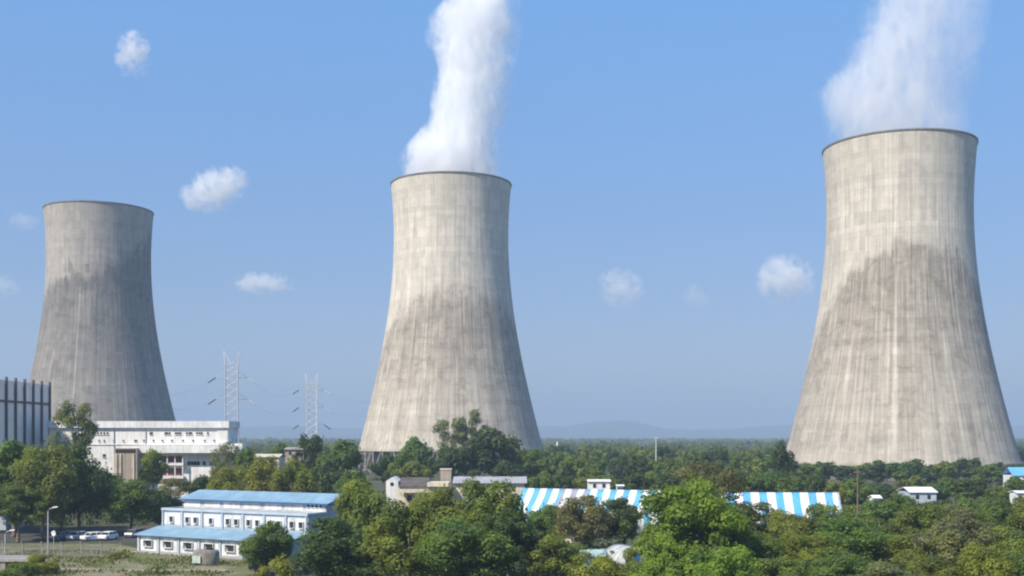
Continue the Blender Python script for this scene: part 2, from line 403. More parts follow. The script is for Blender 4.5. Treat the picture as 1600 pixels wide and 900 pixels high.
cloud(207, 86, 32, 46, .011, 8, 2, 'small upright white cloud high above the grey cooling tower')
cloud(336, 297, 66, 42, .011, -22, 4, 'bright slanting puffy cloud right of the grey tower rim')
cloud(412, 444, 62, 23, .008, 2, 6, 'flat low white cloud between grey and cream cooling towers')
cloud(970, 452, 46, 42, .0055, 10, 8, 'faint ragged cloud right of the cream cooling tower')
cloud(1088, 464, 28, 26, .0035, 20, 10, 'smallest faintest cloud midway between cream and largest cooling towers')
cloud(1225, 440, 56, 50, .009, 5, 13, 'bright white cloud touching left side of the largest cooling tower')
cloud(38, 346, 28, 20, .0035, 0, 16, 'faint cloud wisp left of the grey tower rim')
cloud(4, 448, 34, 24, .0045, 0, 18, 'pale cloud cut by left picture edge beside grey tower')

# ------------------------------------------------------------------ building materials
M['white'] = paint('white_wall', (.76,.76,.74), .8, .14, .35, streak=True)
M['whitepanel'] = paint('white_panel', (.72,.73,.73), .75, .22, .5, streak=True)
M['bluegrey'] = paint('blue_grey_frame', (.42,.49,.56), .75, .15, .5)
M['cream'] = paint('cream_wall', (.66,.59,.45), .85, .2, .4, streak=True)
M['beige'] = paint('beige_render', (.40,.34,.28), .85, .2, .4, streak=True)
M['hall'] = paint('lavender_grey_cladding', (.86,.78,.70), .7, .10, .3, streak=True)
M['fin'] = paint('dark_slate_steel', (.10,.095,.105), .6, .2, .5)
M['maroon'] = paint('maroon_panel', (.17,.055,.055), .7, .2, .6)
M['brownroof'] = paint('weathered_brown_roof', (.12,.105,.095), .9, .3, .5)
M['greyroof'] = paint('grey_sheet_roof', (.36,.36,.37), .6, .2, .4)
M['steel'] = paint('galvanised_steel', (.42,.44,.44), .5, .15, 1.5, metal=.35)
M['conc'] = paint('rough_concrete', (.33,.31,.28), .9, .3, .7, dirt=(.12,.12,.09))
M['darkgap'] = paint('dark_interior', (.03,.03,.033), .9, .2, .5)
def roofsheet(name, col, axis, pitch=.5):
    t = NT(name); o, p = t.obj()
    r = t.ma('SINE', t.mul(p[axis], 2*math.pi/pitch))
    n = t.noise(o, .35, 5, .6); st = t.noise(t.vec(t.mul(p[0], 1.2), t.mul(p[1], .2), p[2]), 1.0, 4)
    c = t.scale(col, t.mul(t.ss(n, .3, .7, .86, 1.08), t.mul(t.ss(st, .3, .7, .9, 1.06), t.ss(r, -1.0, -.7, .82, 1.0))))
    t.pbsdf(c, .5, bump=r, bd=.04); return t.m
M['blueroof'] = roofsheet('blue_sheet_roof', (.24,.385,.49), 0, .6)
M['bluetrim'] = paint('deep_blue_trim', (.035,.12,.30), .5, .12, .5)
t = NT('dark_glass'); t.pbsdf((.03,.035,.04), .15, spec=.5); M['glass'] = t.m

def window(parent, mat_frame, x, y, z, w, h, d=.12, splay=0.0):
    """a frame standing proud of a wall whose face looks along -y, with its dark pane as sub-part"""
    b = MB(); t_ = .07
    b.box(x-w/2-t_, x+w/2+t_, y-d, y, z+h/2, z+h/2+t_); b.box(x-w/2-t_, x+w/2+t_, y-d-.05, y, z-h/2-t_, z-h/2)
    b.box(x-w/2-t_, x-w/2, y-d, y, z-h/2, z+h/2); b.box(x+w/2, x+w/2+t_, y-d, y, z-h/2, z+h/2)
    f = b.build('window', mat_frame, parent)
    b = MB(); b.prism([(x-w/2,z+h/2),(x+w/2,z+h/2),(x+w/2-splay,z-h/2),(x-w/2+splay,z-h/2)], y-.04, y-.005); b.build('pane', M['glass'], f)
    return f

# ------------------------------------------------------------------ blue-roofed workshop, lower left
def workshop():
    ang = math.atan2(-8.0*KY, 18.7)
    B = empty('workshop', (-58.3, 140.0*KY, 0), 'white two storey workshop with sky blue sheet roofs behind the grass field', 'workshop', rz=ang)
    Lg = 29.4; bay = 4.2
    h1, h1b, h2, h3, hr = 2.85, 3.75, 6.55, 8.05, 9.15       # lean-to eave, lean-to top, parapet, eave, ridge
    d1, d2, d3 = 5.0, 9.4, 18.0
    b = MB()
    b.box(0, Lg, 0, d1, 0, h1-.06); b.box(0, Lg, d1, d3+.6, 0, h2-.3); b.box(.1, Lg-.1, d2, d3, h2-.3, h3-.05)
    b.build('wall', M['bluegrey'], B)
    # gable triangles of the upper block
    b = MB()
    for x0, x1 in ((.1, .3), (Lg-.3, Lg-.1)):
        b.v += [(x0,d2,h3-.04),(x0,d3,h3-.04),(x0,(d2+d3)/2,hr-.12),(x1,d2,h3-.04),(x1,d3,h3-.04),(x1,(d2+d3)/2,hr-.12)]
        i = len(b.v)-6; b.f += [(i,i+2,i+1),(i+3,i+4,i+5),(i,i+3,i+5,i+2),(i+1,i+2,i+5,i+4)]
    b.build('gable', M['bluetrim'], B)
    # white infill panels between blue-grey pilasters
    for k in range(7):
        x0 = k*bay+.45; x1 = (k+1)*bay-.3
        b = MB(); b.box(x0, x1, -.06, -.004, .25, h1-.35); b.build('wall_panel', M['whitepanel'], B)
        b = MB(); b.box(x0, x1, d1-.06, d1-.004, h1b+.25, h2-.75); b.build('wall_panel', M['whitepanel'], B)
        b = MB(); b.box(x0, x1, d2-.06, d2-.004, h2+.05, h3-.2); b.build('wall_panel', M['whitepanel'], B)
        xm = (x0+x1)/2
        window(B, M['whitepanel'], xm, -.064, 1.42, 1.75, .95, .3, .35)
        ups = (xm-.1,) if k in (0, 2) else (xm-.85, xm+.85)
        for xx in ups: window(B, M['whitepanel'], xx, d1-.064, h1b+1.1, .75, .9, .25, .06)
        if k == 6:
            for q in range(4): window(B, M['whitepanel'], x0+.35+q*.8, d2-.064, h3-.62, .5, .5)
    # pilasters
    for k in range(8):
        x = min(k*bay, Lg-.4)
        b = MB(); b.box(x, x+.28, -.22, -.01, 0, h1-.1); b.build('pilaster', M['bluegrey'], B)
        b = MB(); b.box(x, x+.24, d1-.2, d1-.01, h1b, h2-.35); b.build('pilaster', M['bluegrey'], B)
    b = MB(); b.box(-.1, Lg+.1, d1-.25, d1+.25, h2-.32, h2+.05); b.box(-.1,.2,d1+.25,d2,h2-.32,h2+.05); b.box(Lg-.2,Lg+.1,d1+.25,d2,h2-.32,h2+.05); b.build('parapet', M['bluegrey'], B)
    b = MB(); b.box(.2, Lg-.2, d1+.25, d2-.01, h2-.29, h2-.14); b.build('terrace', M['greyroof'], B)
    b = MB(); b.hexa([(-.5,-.7,h1-.2),(Lg+.5,-.7,h1-.2),(Lg+.5,d1-.26,h1b-.12),(-.5,d1-.26,h1b-.12),(-.5,-.7,h1-.1),(Lg+.5,-.7,h1-.1),(Lg+.5,d1-.26,h1b),(-.5,d1-.26,h1b)])
    o = b.build('lean_to_roof', M['blueroof'], B); tag(o, 'lower sky blue lean-to roof')
    ym = (d2+d3)/2; b = MB()
    b.hexa([(-.5,d2-.5,h3-.28),(Lg+.6,d2-.5,h3-.28),(Lg+.6,ym,hr-.1),(-.5,ym,hr-.1),(-.5,d2-.5,h3-.18),(Lg+.6,d2-.5,h3-.18),(Lg+.6,ym,hr),(-.5,ym,hr)])
    b.hexa([(-.5,ym,hr-.1),(Lg+.6,ym,hr-.1),(Lg+.6,d3+1.0,h3-.28),(-.5,d3+1.0,h3-.28),(-.5,ym,hr),(Lg+.6,ym,hr),(Lg+.6,d3+1.0,h3-.18),(-.5,d3+1.0,h3-.18)])
    o = b.build('roof', M['blueroof'], B); tag(o, 'upper sky blue ridged roof')
    b = MB(); b.box(-.5, Lg+.6, d2-.58, d2-.5, h3-.42, h3-.18); b.box(Lg+.6,Lg+.66,d2-.5,d3+1,h3-.42,h3-.2); b.build('fascia', M['bluetrim'], B)
    b = MB(); b.tube([(-.02, -.16, 0), (-.02, -.16, h1)], .09, 8); b.build('downpipe', M['whitepanel'], B)
    b = MB(); b.box(-.8, Lg+.8, -1.2, -.25, 0, .12); b.build('plinth', M['conc'], B)
workshop()

# ------------------------------------------------------------------ long white building, far left
def white_building():
    z = 230.0; x = lambda p: PX(p, z); h = lambda p: PZ(p, z)
    B = empty('office_building', (0, 0, 0), 'long white flat roofed building in front of the grey cooling tower', 'office building')
    B.location = (x(215), z*KY, 0); ox = x(215)
    X = lambda p: x(p)-ox
    b = MB(); b.box(X(77), X(356), 0, 11, 0, h(668.5)); b.build('wall', M['white'], B)
    b = MB(); b.box(X(75), X(358.5), -.7, 11.4, h(668.5), h(658)); b.build('roof_slab', M['white'], B)
    b = MB(); b.box(X(222), X(372), -2.6, -.003, h(707.5), h(696)); b.build('canopy', M['white'], B)
    b = MB(); b.box(X(356)+.004, X(380), -1.2, 9, h(708), h(693)); b.box(X(356)+.004, X(368), 1, 8, 0, h(708)); b.build('annexe', M['white'], B)
    b = MB(); b.box(X(187), X(222)-.01, -4.0, -.003, 0, h(700)); o = b.build('stair_tower', M['beige'], B)
    b2 = MB(); b2.box(X(189), X(220), -4.06, -4.003, h(707.5), h(701.5)); b2.build('louvre', M['darkgap'], o)
    for p in (190.5, 197, 217):
        b2 = MB(); b2.box(X(p)-.18, X(p)+.18, -4.3, -4.003, 0, h(708.5)); b2.build('pilaster', M['cream'], o)
    # recessed loggias with maroon panels
    for y0, y1 in ((722.5, 712.5), (743, 731.5)):
        b = MB(); b.box(X(253), X(287), -.05, -.004, h(y0), h(y1)); b.build('loggia', M['maroon'], B)
        b = MB(); b.box(X(252), X(289), -1.6, -.01, h(y0+4.5), h(y0+.6)); b.build('balcony', M['white'], B)
        for p in (252.5, 264, 276, 288):
            b = MB(); b.box(X(p)-.12, X(p)+.12, -1.55, -1.3, h(y0+.5), h(y1-(1 if y0 < 730 else 3))); b.build('post', M['white'], B)
    ws = [(p, 677, 2.8, 3.4) for p in (235,237.5,258.5,261.5,265,275,278.5,282,292,296,299,308,312,315.5,325,143,148,153,158,163,168)]
    ws += [(p, 688.5, 2.6, 2.6) for p in (193,211,213.5,225,240,254,269,286,302,320,335,155,163,178)]
    ws += [(p, 724, 4.5, 6) for p in (295,300,305,310,319,330,338,346)]+[(163, 712, 5, 5)]
    for p, y, w, hh in ws:
        W_ = w*z/F; H_ = hh*z/F; b = MB()
        b.box(X(p)-W_/2, X(p)+W_/2, -.05, -.004, h(y)-H_/2, h(y)+H_/2); f = b.build('window', M['glass'], B)
        b = MB(); b.box(X(p)-W_/2-.1, X(p)+W_/2+.1, -.22, -.006, h(y)-H_/2-.14, h(y)-H_/2-.01); b.build('sill', M['white'], f)
    for p in (178.5, 228):
        b = MB(); b.tube([(X(p), -.14, h(708)), (X(p), -.14, h(669))], .12, 6); b.build('downpipe', M['steel'], B)
    b = MB(); b.box(X(78), X(356), -.2, -.005, h(695.2), h(693.6)); b.build('string_course', M['white'], B)
    b = MB(); b.box(X(340), X(356), -.18, -.003, h(693), h(669)); b.build('end_pier', M['white'], B)
white_building()

# ------------------------------------------------------------------ turbine hall at left edge
def hall():
    x1 = -124.9; B = empty('turbine_hall', (x1-14, 222*KY, 0), 'tall lavender grey hall with dark vertical fins at left picture edge', 'industrial hall')
    H = 31.0
    b = MB(); b.box(-14, 14, -36, 25.7, 0, H); b.build('wall', M['hall'], B)
    b = MB(); b.box(13.3, 14.1, -36.1, 25.8, H-.01, H+.9); b.box(-14.1, 13.3, -36.1, -35.4, H-.01, H+.9); b.box(-14.1,13.3,25.1,25.8,H-.01,H+.9); b.build('parapet', M['hall'], B)
    b = MB(); b.box(14.003, 14.28, -36, 25.7, H-4.6, H-4.0); b.build('rail_band', M['fin'], B)
    for k in range(12):
        y = 25.3-k*5.34
        b = MB(); b.box(14.005, 14.5, y-.32, y+.32, 0, H+1.7); b.build('fin', M['fin'], B)
hall()

# ------------------------------------------------------------------ cream house, tank, shed and other small buildings
def house():
    z = 200.0; x = lambda p: PX(p, z); h = lambda p: PZ(p, z); ox = x(640)
    X = lambda p: x(p)-ox
    B = empty('house', (ox, z*KY, 0), 'cream house with white round windowed gable and dark brown roof', 'house')
    xl, xr = X(603), X(622); xm = (xl+xr)/2
    b = MB(); b.prism([(xl,0),(xr,0),(xr,h(752)),(xm,h(745.5)),(xl,h(752))], 0, 9); b.build('gable_wing', M['white'], B)
    b = MB(); b.lathe([(0,.0),(.42,.0),(.42,.06),(0,.06)], 20); o = b.build('window', M['glass'], B); o.location = (xm, -.003, h(756.5)); o.rotation_euler = (R_(90),0,0)
    b = MB(); b.box(xr+.01, X(700), 0, 10, 0, h(760)); b.build('wall', M['cream'], B)
    b = MB(); b.hexa([(xr+.01,-.6,h(760)),(X(668),-.6,h(760)),(X(668),7,h(749)),(xr+.01,7,h(749)),(xr+.01,-.6,h(758.6)),(X(668),-.6,h(758.6)),(X(668),7,h(747.5)),(xr+.01,7,h(747.5))]); b.build('roof', M['brownroof'], B)
    b = MB(); b.box(X(668)+.01, X(701), -1.0, 8, h(760)+.01, h(754)); b.build('roof_terrace', M['cream'], B)
    b = MB(); b.box(X(626), X(671), -2.4, -.61, h(769), h(764)); b.build('porch_roof', M['cream'], B)
    for p in (628, 655, 669):
        b = MB(); b.box(X(p)-.2, X(p)+.2, -2.3, -1.9, 0, h(769)); b.build('post', M['cream'], B)
    for p in (640, 680):
        window(B, M['cream'], X(p), -.003, h(778), 1.1, 1.3)
    z2 = 201.0
    T = empty('water_tank', (PX(697, 212), 212*KY, 0), 'beige square water tank tower rising behind the cream house', 'water tank')
    zz = 212.0; w = 8.2*zz/F
    b = MB(); b.box(-w, w, -w, w, PZ(752,zz), PZ(734,zz)); b.build('tank', M['beige'], T)
    b = MB(); b.box(-w-.15, w+.15, -w-.15, w+.15, PZ(734,zz)+.003, PZ(732,zz)); b.build('lid', M['cream'], T)
    for sx in (-1,1):
        for sy in (-1,1):
            b = MB(); b.box(sx*(w-.2)-.2, sx*(w-.2)+.2, sy*(w-.2)-.2, sy*(w-.2)+.2, 0, PZ(752,zz)-.003); b.build('leg', M['beige'], T)
    z = 206.0; ox = PX(765, z)
    B = empty('shed', (ox, z*KY, 0), 'long low shed with pale grey sheet roof beside the cream house', 'shed')
    a, c = PX(710,z)-ox, PX(820,z)-ox
    b = MB(); b.box(a, c, 0, 9, 0, PZ(754.5,z)); b.build('wall', M['cream'], B)
    t0, t1 = PZ(754.5,z)+.02, PZ(745,z)-.1
    b = MB(); b.hexa([(a-.4,-.7,t0-.1),(c+.5,-.7,t0-.1),(c+.5,5,t1-.1),(a-.4,5,t1-.1),(a-.4,-.7,t0),(c+.5,-.7,t0),(c+.5,5,t1),(a-.4,5,t1)])
    b.hexa([(a-.4,5,t1-.1),(c+.5,5,t1-.1),(c+.5,9.7,t0-.1),(a-.4,9.7,t0-.1),(a-.4,5,t1),(c+.5,5,t1),(c+.5,9.7,t0),(a-.4,9.7,t0)]); b.build('roof', M['greyroof'], B)
    for p in (778, 790, 802): 
        b = MB(); b.box(PX(p,z)-ox-.5, PX(p,z)-ox+.5, -.06, -.004, PZ(768,z), PZ(760,z)); b.build('window', M['glass'], B)
house()

def hut(name, px0, px1, ytop, yroof, z, label, wallm, roofm, depth=6, cat='hut', slope=.8):
    ox = PX((px0+px1)/2, z); w = PX(px1, z)-ox; he, ht = PZ(yroof, z), PZ(ytop, z)
    B = empty(name, (ox, z*KY, 0), label, cat)
    b = MB(); b.box(-w+.25, w-.25, .4, depth, 0, he); b.build('wall', wallm, B)
    ym = depth*.5
    b = MB(); b.hexa([(-w,0,he-.1),(w,0,he-.1),(w,ym,ht-.1),(-w,ym,ht-.1),(-w,0,he+.02),(w,0,he+.02),(w,ym,ht),(-w,ym,ht)])
    b.hexa([(-w,ym,ht-.1),(w,ym,ht-.1),(w,depth+.4,he-.1),(-w,depth+.4,he-.1),(-w,ym,ht),(w,ym,ht),(w,depth+.4,he+.02),(-w,depth+.4,he+.02)])
    b.build('roof', roofm, B)
    for s in (-.4, .4):
        b = MB(); b.box(s*w-.35, s*w+.35, .33, .396, he-1.5, he-.6); b.build('window', M['glass'], B)
    return B
M['whiteroof'] = paint('white_sheet_roof', (.78,.79,.8), .6, .12, .5)
M['skyroof'] = paint('bright_blue_roof', (.14,.40,.72), .5, .12, .4)
hut('hut', 918, 955, 749.5, 752, 208, 'small white box hut above the grey part of striped marquee', M['white'], M['whiteroof'], 4)
hut('hut', 963, 976, 757.5, 759, 205, 'tiny white hut just right of the white box hut', M['white'], M['whiteroof'], 3)
hut('shed', 1421, 1466, 762, 769, 192, 'white roofed shed among trees below the largest cooling tower', M['bluegrey'], M['whiteroof'], 8, 'shed')
hut('hut', 1364, 1379, 774, 778, 172, 'little white hut among trees near the thin brown pole', M['white'], M['whiteroof'], 3)
hut('shed', 1582, 1650, 730.5, 743, 262, 'bright blue roofed shed at right picture edge', M['white'], M['skyroof'], 7, 'shed')
hut('hut', 1588, 1612, 767, 770, 200, 'small white hut at right picture edge under blue roof', M['white'], M['whiteroof'], 4)
hut('shed', 1040, 1072, 720, 723, 330, 'pale green roofed shed in the wood between cream and largest towers', M['cream'], paint('pale_green_roof', (.38,.45,.40), .7), 10, 'shed')
hut('shed', 393, 437, 709.5, 714, 222, 'low pale roofed shed behind the yellow green trees', M['cream'], paint('pale_sand_roof', (.55,.52,.40), .8), 8, 'shed')
hut('block_house', 443, 476, 699, 702, 236, 'brownish grey block house behind the yellow green trees', M['beige'], M['conc'], 8, 'house')
hut('shed', -40, 10, 778, 788, 172, 'deep blue roofed shed at left edge among dark trees', M['bluegrey'], M['bluetrim'], 8, 'shed')
hut('hut', 858, 893, 844, 848, 132, 'cream hut half hidden under trees below the striped marquee', M['cream'], M['cream'], 4)
hut('hut', 538, 562, 735, 739, 215, 'small pale grey hut between dark trees by the cream tower', M['whitepanel'], M['greyroof'], 3)

# ------------------------------------------------------------------ striped marquees and tents
def stripes(name, a, c, pitch, off=0.0, gray=None):
    t = NT(name); o, p = t.obj()
    f = t.ma('FRACT', t.mad(p[0], 1/pitch, off)); s = t.ss(f, .49, .51)
    w = t.white(t.vec(t.ma('FLOOR', t.mad(p[0], 1/pitch, off)), 2.0, 0.0))
    blue = t.mix(w, a, tuple(x*.8+.03 for x in a)); col = t.mix(s, blue, c)
    if gray: col = t.mix(t.mul(t.ss(p[0], gray[0]-.1, gray[0]+.1), t.ss(p[0], gray[1]+.1, gray[1]-.1)), col, t.mix(s, (.30,.31,.36), (.62,.62,.62)))
    n = t.noise(o, .5, 5, .6); col = t.scale(col, t.ss(n, .3, .75, .86, 1.05))
    t.pbsdf(col, .7, bump=t.noise(o, 1.2, 4), bd=.15); return t.m
def marquee(x0, y0, x1, y1, hr, he, wd, mat, label, rot_sag=.15, front_h=0.0):
    """ridge from (x0,y0) to (x1,y1); cloth sags a little between poles"""
    y0 *= KY; y1 *= KY
    d = Vector((x1-x0, y1-y0, 0)); L = d.length; a = math.atan2(d.y, d.x)
    B = empty('marquee', (x0, y0, 0), label, 'marquee', 'striped marquees', rz=a)
    n, m = int(L/1.0), 10
    b = MB()
    def pt(i, j):
        x = L*i/n; u = -1+2*j/m
        zz = hr+(he-hr)*abs(u)-.35*math.sin(math.pi*abs(u))-.10*math.sin(math.pi*(x % 5.2)/5.2)*abs(u)
        return (x, u*wd, zz)
    for i in range(n+1):
        for j in range(m+1): b.v.append(pt(i, j))
    for i in range(n):
        for j in range(m): b.f.append((i*(m+1)+j, (i+1)*(m+1)+j, (i+1)*(m+1)+j+1, i*(m+1)+j+1))
    o = b.build('roof', mat, B, smooth=True); s = o.modifiers.new('cloth', 'SOLIDIFY'); s.thickness = .03
    b = MB()
    for i in range(n+1):
        p = pt(i, 0); q = pt(i, 0); k = .06*math.sin(i*1.9)
        b.v += [(p[0], p[1]-.02, p[2]), (q[0], q[1]-.05+k, q[2]-.9), (q[0], q[1]-.05+k*1.5, .02)]
    for i in range(n):
        for j in range(2): b.f.append((i*3+j, i*3+j+1, (i+1)*3+j+1, (i+1)*3+j))
    o = b.build('side_wall', mat, B, smooth=True); s = o.modifiers.new('cloth', 'SOLIDIFY'); s.thickness = .02
    for xe in (0.02, L-.02):
        b = MB(); e = -.02 if xe < 1 else .02
        b.v += [(xe+e, -wd, 0), (xe+e, wd, 0), (xe+e, wd, he-.02), (xe+e, 0, hr-.05), (xe+e, -wd, he-.02)]; b.f.append((0,1,2,3,4))
        o = b.build('end_wall', M['tentblue'], B); s = o.modifiers.new('cloth', 'SOLIDIFY'); s.thickness = .02
    k = max(2, int(L/5.2))
    for i in range(k+1):
        for u in (-1, 1):
            b = MB(); b.tube([(min(max(L*i/k,.15),L-.15), u*(wd-.2), 0), (min(max(L*i/k,.15),L-.15), u*(wd-.2), he-.12)], .06, 6); b.build('pole', M['steel'], B)
    return B
M['tentblue'] = paint('tent_blue', (.05,.22,.42), .7, .1, .5)
sm1 = stripes('striped_cloth_left', (.12,.42,.66), (.82,.82,.80), 2.55, .1, (8.0, 13.1))
sm2 = stripes('striped_cloth_right', (.11,.42,.72), (.84,.83,.80), 2.88, .33)
marquee(PX(818,174), 174, PX(1046,166), 166, PZ(763.5,172), 4.6, 5.0, sm1, 'blue and white striped marquee left of the bright green tree')
marquee(PX(1092,160), 160, PX(1311,159), 159, PZ(769,160), 4.4, 3.2, sm2, 'blue and white striped marquee right of the bright green tree')
def drape():
    b = MB(); z = 166; n = 18
    for i in range(n+1):
        u = i/n; b.v += [(PX(819+u*17, z), z*KY-8.8+.12*math.sin(i*1.7), 4.0), (PX(821+u*11, z), z*KY-8.8+.25*math.sin(i*1.7), 0)]
    for i in range(n): b.f.append((2*i, 2*i+1, 2*i+3, 2*i+2))
    o = b.build('curtain', M['drape']); s = o.modifiers.new('cloth', 'SOLIDIFY'); s.thickness = .03
    return tag(o, 'white curtain hanging beside left end of the striped marquee', 'curtain')
M['drape'] = paint('white_drape', (.72,.74,.72), .8, .1, 1.0)
drape()
def barrel(px, z, rz, L, rad, h0, mat, skirt, label, name='barrel_tent'):
    B = empty(name, AT(px, z), label, 'tent', rz=rz)
    b = MB(); n = 14; m = 6
    for i in range(m+1):
        for j in range(n+1):
            a = math.pi*j/n; b.v.append((-L/2+L*i/m, -rad*math.cos(a), h0+rad*.8*math.sin(a)+.05*math.sin(i*math.pi)))
    for i in range(m):
        for j in range(n): b.f.append((i*(n+1)+j, (i+1)*(n+1)+j, (i+1)*(n+1)+j+1, i*(n+1)+j+1))
    o = b.build('roof', mat, B, smooth=True); o.modifiers.new('cloth', 'SOLIDIFY').thickness = .04
    for s in (-1, 1):
        b = MB(); b.box(-L/2, L/2, s*rad-.02, s*rad+.02, 0, h0-.003); b.build('skirt', skirt, B)
    for s in (-1, 1):
        b = MB(); b.v += [(s*(L/2-.05), -rad*math.cos(math.pi*j/n)*.97, h0+rad*.77*math.sin(math.pi*j/n)) for j in range(n+1)]
        b.f.append(tuple(range(n+1))); b.v += [(s*(L/2-.05), -rad*.97, 0), (s*(L/2-.05), rad*.97, 0)]; b.f.append((0, n, n+2, n+1))
        o = b.build('end_wall', skirt, B); o.modifiers.new('cloth', 'SOLIDIFY').thickness = .03
    for i in range(0, m+1, 2):
        b = MB(); b.tube([(-L/2+L*i/m, -(rad+.05)*math.cos(math.pi*j/n), h0+(rad*.8+.05)*math.sin(math.pi*j/n)) for j in range(n+1)], .05, 5); b.build('hoop', M['steel'], B)
M['greycloth'] = paint('pale_grey_canopy', (.48,.50,.50), .75, .25, 1.0, dirt=(.30,.30,.22))
M['tealcloth'] = paint('teal_white_canopy', (.40,.58,.57), .75, .25, 1.0, dirt=(.68,.72,.72))
M['bluecloth'] = paint('blue_tarpaulin', (.07,.24,.55), .6, .2, .8)
barrel(985, 122, R_(-68), 7.0, 2.6, .9, M['greycloth'], M['bluecloth'], 'round topped pale grey tent with blue sides below striped marquee')
barrel(926, 120, R_(25), 3.4, 1.3, 1.8, M['tealcloth'], M['tealcloth'], 'small faded teal canopy tent left of the grey tent')

# ------------------------------------------------------------------ pylons and wires
M['pylon'] = paint('faded_galvanised_lattice', (.56,.58,.58), .6, .1, .5)
M['insul'] = paint('dark_insulator', (.06,.06,.075), .4, .1, 1.0)
tips = {}
def pylon(px, z, ytop, label, key, wb, wt_):
    H = PZ(ytop, z); X = PX(px, z)
    B = empty('pylon', (X, z*KY, 0), label, 'pylon', 'lattice pylons', rz=R_(12))
    Hb = H*.90; b = MB(); n = 13; r = .10
    w = lambda u: (wb+(wt_-wb)*min(1, u/.45))/2
    lev = [Hb*(1-(1-i/n)**1.12) for i in range(n+1)]
    for sx, sy in ((-1,-1),(1,-1),(1,1),(-1,1)):
        b.tube([(sx*w(l/Hb), sy*w(l/Hb), l) for l in lev], r*1.35, 4)
    for l0, l1 in zip(lev, lev[1:]):
        a, c = w(l0/Hb), w(l1/Hb)
        for q in ((( -1,-1),(1,-1)),((1,-1),(1,1)),((1,1),(-1,1)),((-1,1),(-1,-1))):
            (p1, p2), (p3, p4) = q
            b.tube([(p1*a,p2*a,l0),(p3*c,p4*c,l1)], r*.75, 4); b.tube([(p3*a,p4*a,l0),(p1*c,p2*c,l1)], r*.75, 4)
            b.tube([(p1*c,p2*c,l1),(p3*c,p4*c,l1)], r*.75, 4)
    b.build('lattice_body', M['pylon'], B)
    for s in (-1, 1):
        b = MB(); c = w(1)
        for sy in (-1, 1):
            b.tube([(s*c, sy*c, Hb), (s*(c+.5), 0, H)], r, 4); b.tube([(s*c*.1, sy*c, Hb), (s*(c+.5), 0, H)], r*.8, 4)
        b.build('peak', M['pylon'], B)
    tl = []
    for lv in ((.64, .80) if key == 'a' else (.50, .67, .84)):
        zz = H*lv; c = w(zz/Hb); ln = c+3.4
        for s in (-1, 1):
            b = MB()
            for sy in (-1, 1):
                b.tube([(s*c, sy*c, zz), (s*ln, 0, zz+.2)], r*.6, 4); b.tube([(s*c, sy*c, zz+2.4), (s*ln, 0, zz+.3)], r*.6, 4)
            b.tube([(s*(c+ln)/2, -c*.5, zz+.1), (s*(c+ln)/2, c*.5, zz+.1)], r*.7, 4)
            arm = b.build('cross_arm', M['pylon'], B)
            b = MB(); p0 = Vector((s*ln, 0, zz+.1)); p1 = p0+Vector((s*2.6, -1.5, -1.9))
            ds = []; rs = []
            for k in range(19):
                ds.append(p0.lerp(p1, k/18)); rs.append(.30 if k % 2 else .16)
            b.tube(ds, rs, 7); b.build('insulator', M['insul'] if s < 0 or lv == .5 else M['pylon'], arm)
            tl.append((s, lv, B.matrix_basis @ p1))
    tips[key] = tl
pylon(362, 330, 549, 'taller pale lattice pylon beside right end of long white building', 'a', 8.0, 4.6)
pylon(487, 400, 584, 'shorter pale lattice pylon halfway between grey and cream towers', 'b', 7.6, 4.4)
def wire(p, q, sag, label):
    b = MB(); p, q = Vector(p), Vector(q); n = 16
    b.tube([p.lerp(q, k/n)-Vector((0,0,sag*4*(k/n)*(1-k/n))) for k in range(n+1)], .022, 4)
    tag(b.build('power_line', M['insul']), label, 'power line', 'power lines')
for la, lb, nm in ((.64, .67, 'lower'), (.80, .84, 'upper')):
    a = [t_[2] for t_ in tips['a'] if t_[1] == la]; c = [t_[2] for t_ in tips['b'] if t_[1] == lb]
    wire(a[1], c[0], 2.5, nm+' wire strung between the two lattice pylons')
    wire(c[1], (PX(690, 560), 560*KY, 16+34*lb), 5.0, nm+' wire running from the shorter pylon to behind the cream tower')
    wire(a[0], (PX(215, 262), 262*KY, 20+14*la), 2.5, nm+' wire running left from the taller pylon')

# ------------------------------------------------------------------ poles, lamps, fence, tank, slab, cars
M['polebrown'] = paint('brown_pole', (.20,.15,.11), .8, .2, .6)
M['polewhite'] = paint('white_pole', (.62,.62,.60), .7, .1, .6)
M['lamp'] = paint('lamp_grey', (.50,.52,.53), .45, .1, 1.0)
def pole(name, px, z, ytop, r, mat, label, cat='pole', arm=True):
    H = PZ(ytop, z); B = empty(name, AT(px, z), label, cat)
    b = MB(); b.tube([(0,0,0),(0,0,H)], [r*1.3, r*.8], 10); b.build('shaft', mat, B)
    b = MB(); b.box(-r*2.2, r*2.2, -r*2.2, r*2.2, 0, .25); b.build('base', M['conc'], B)
    if arm: b = MB(); b.box(-r*5, r*5, -r, r, H-.5, H-.3); b.build('cross_bar', mat, B)
    return B
pole('utility_pole', 1340, 148, 734, .11, M['polebrown'], 'thin brown pole standing before the largest cooling tower')
pole('mast', 1025, 400, 683, .22, M['polewhite'], 'slender white mast in the wood right of cream tower', 'mast')
pole('mast', 871, 420, 690, .65, M['polewhite'], 'stubby pale mast just right of the cream tower foot', 'mast', False)
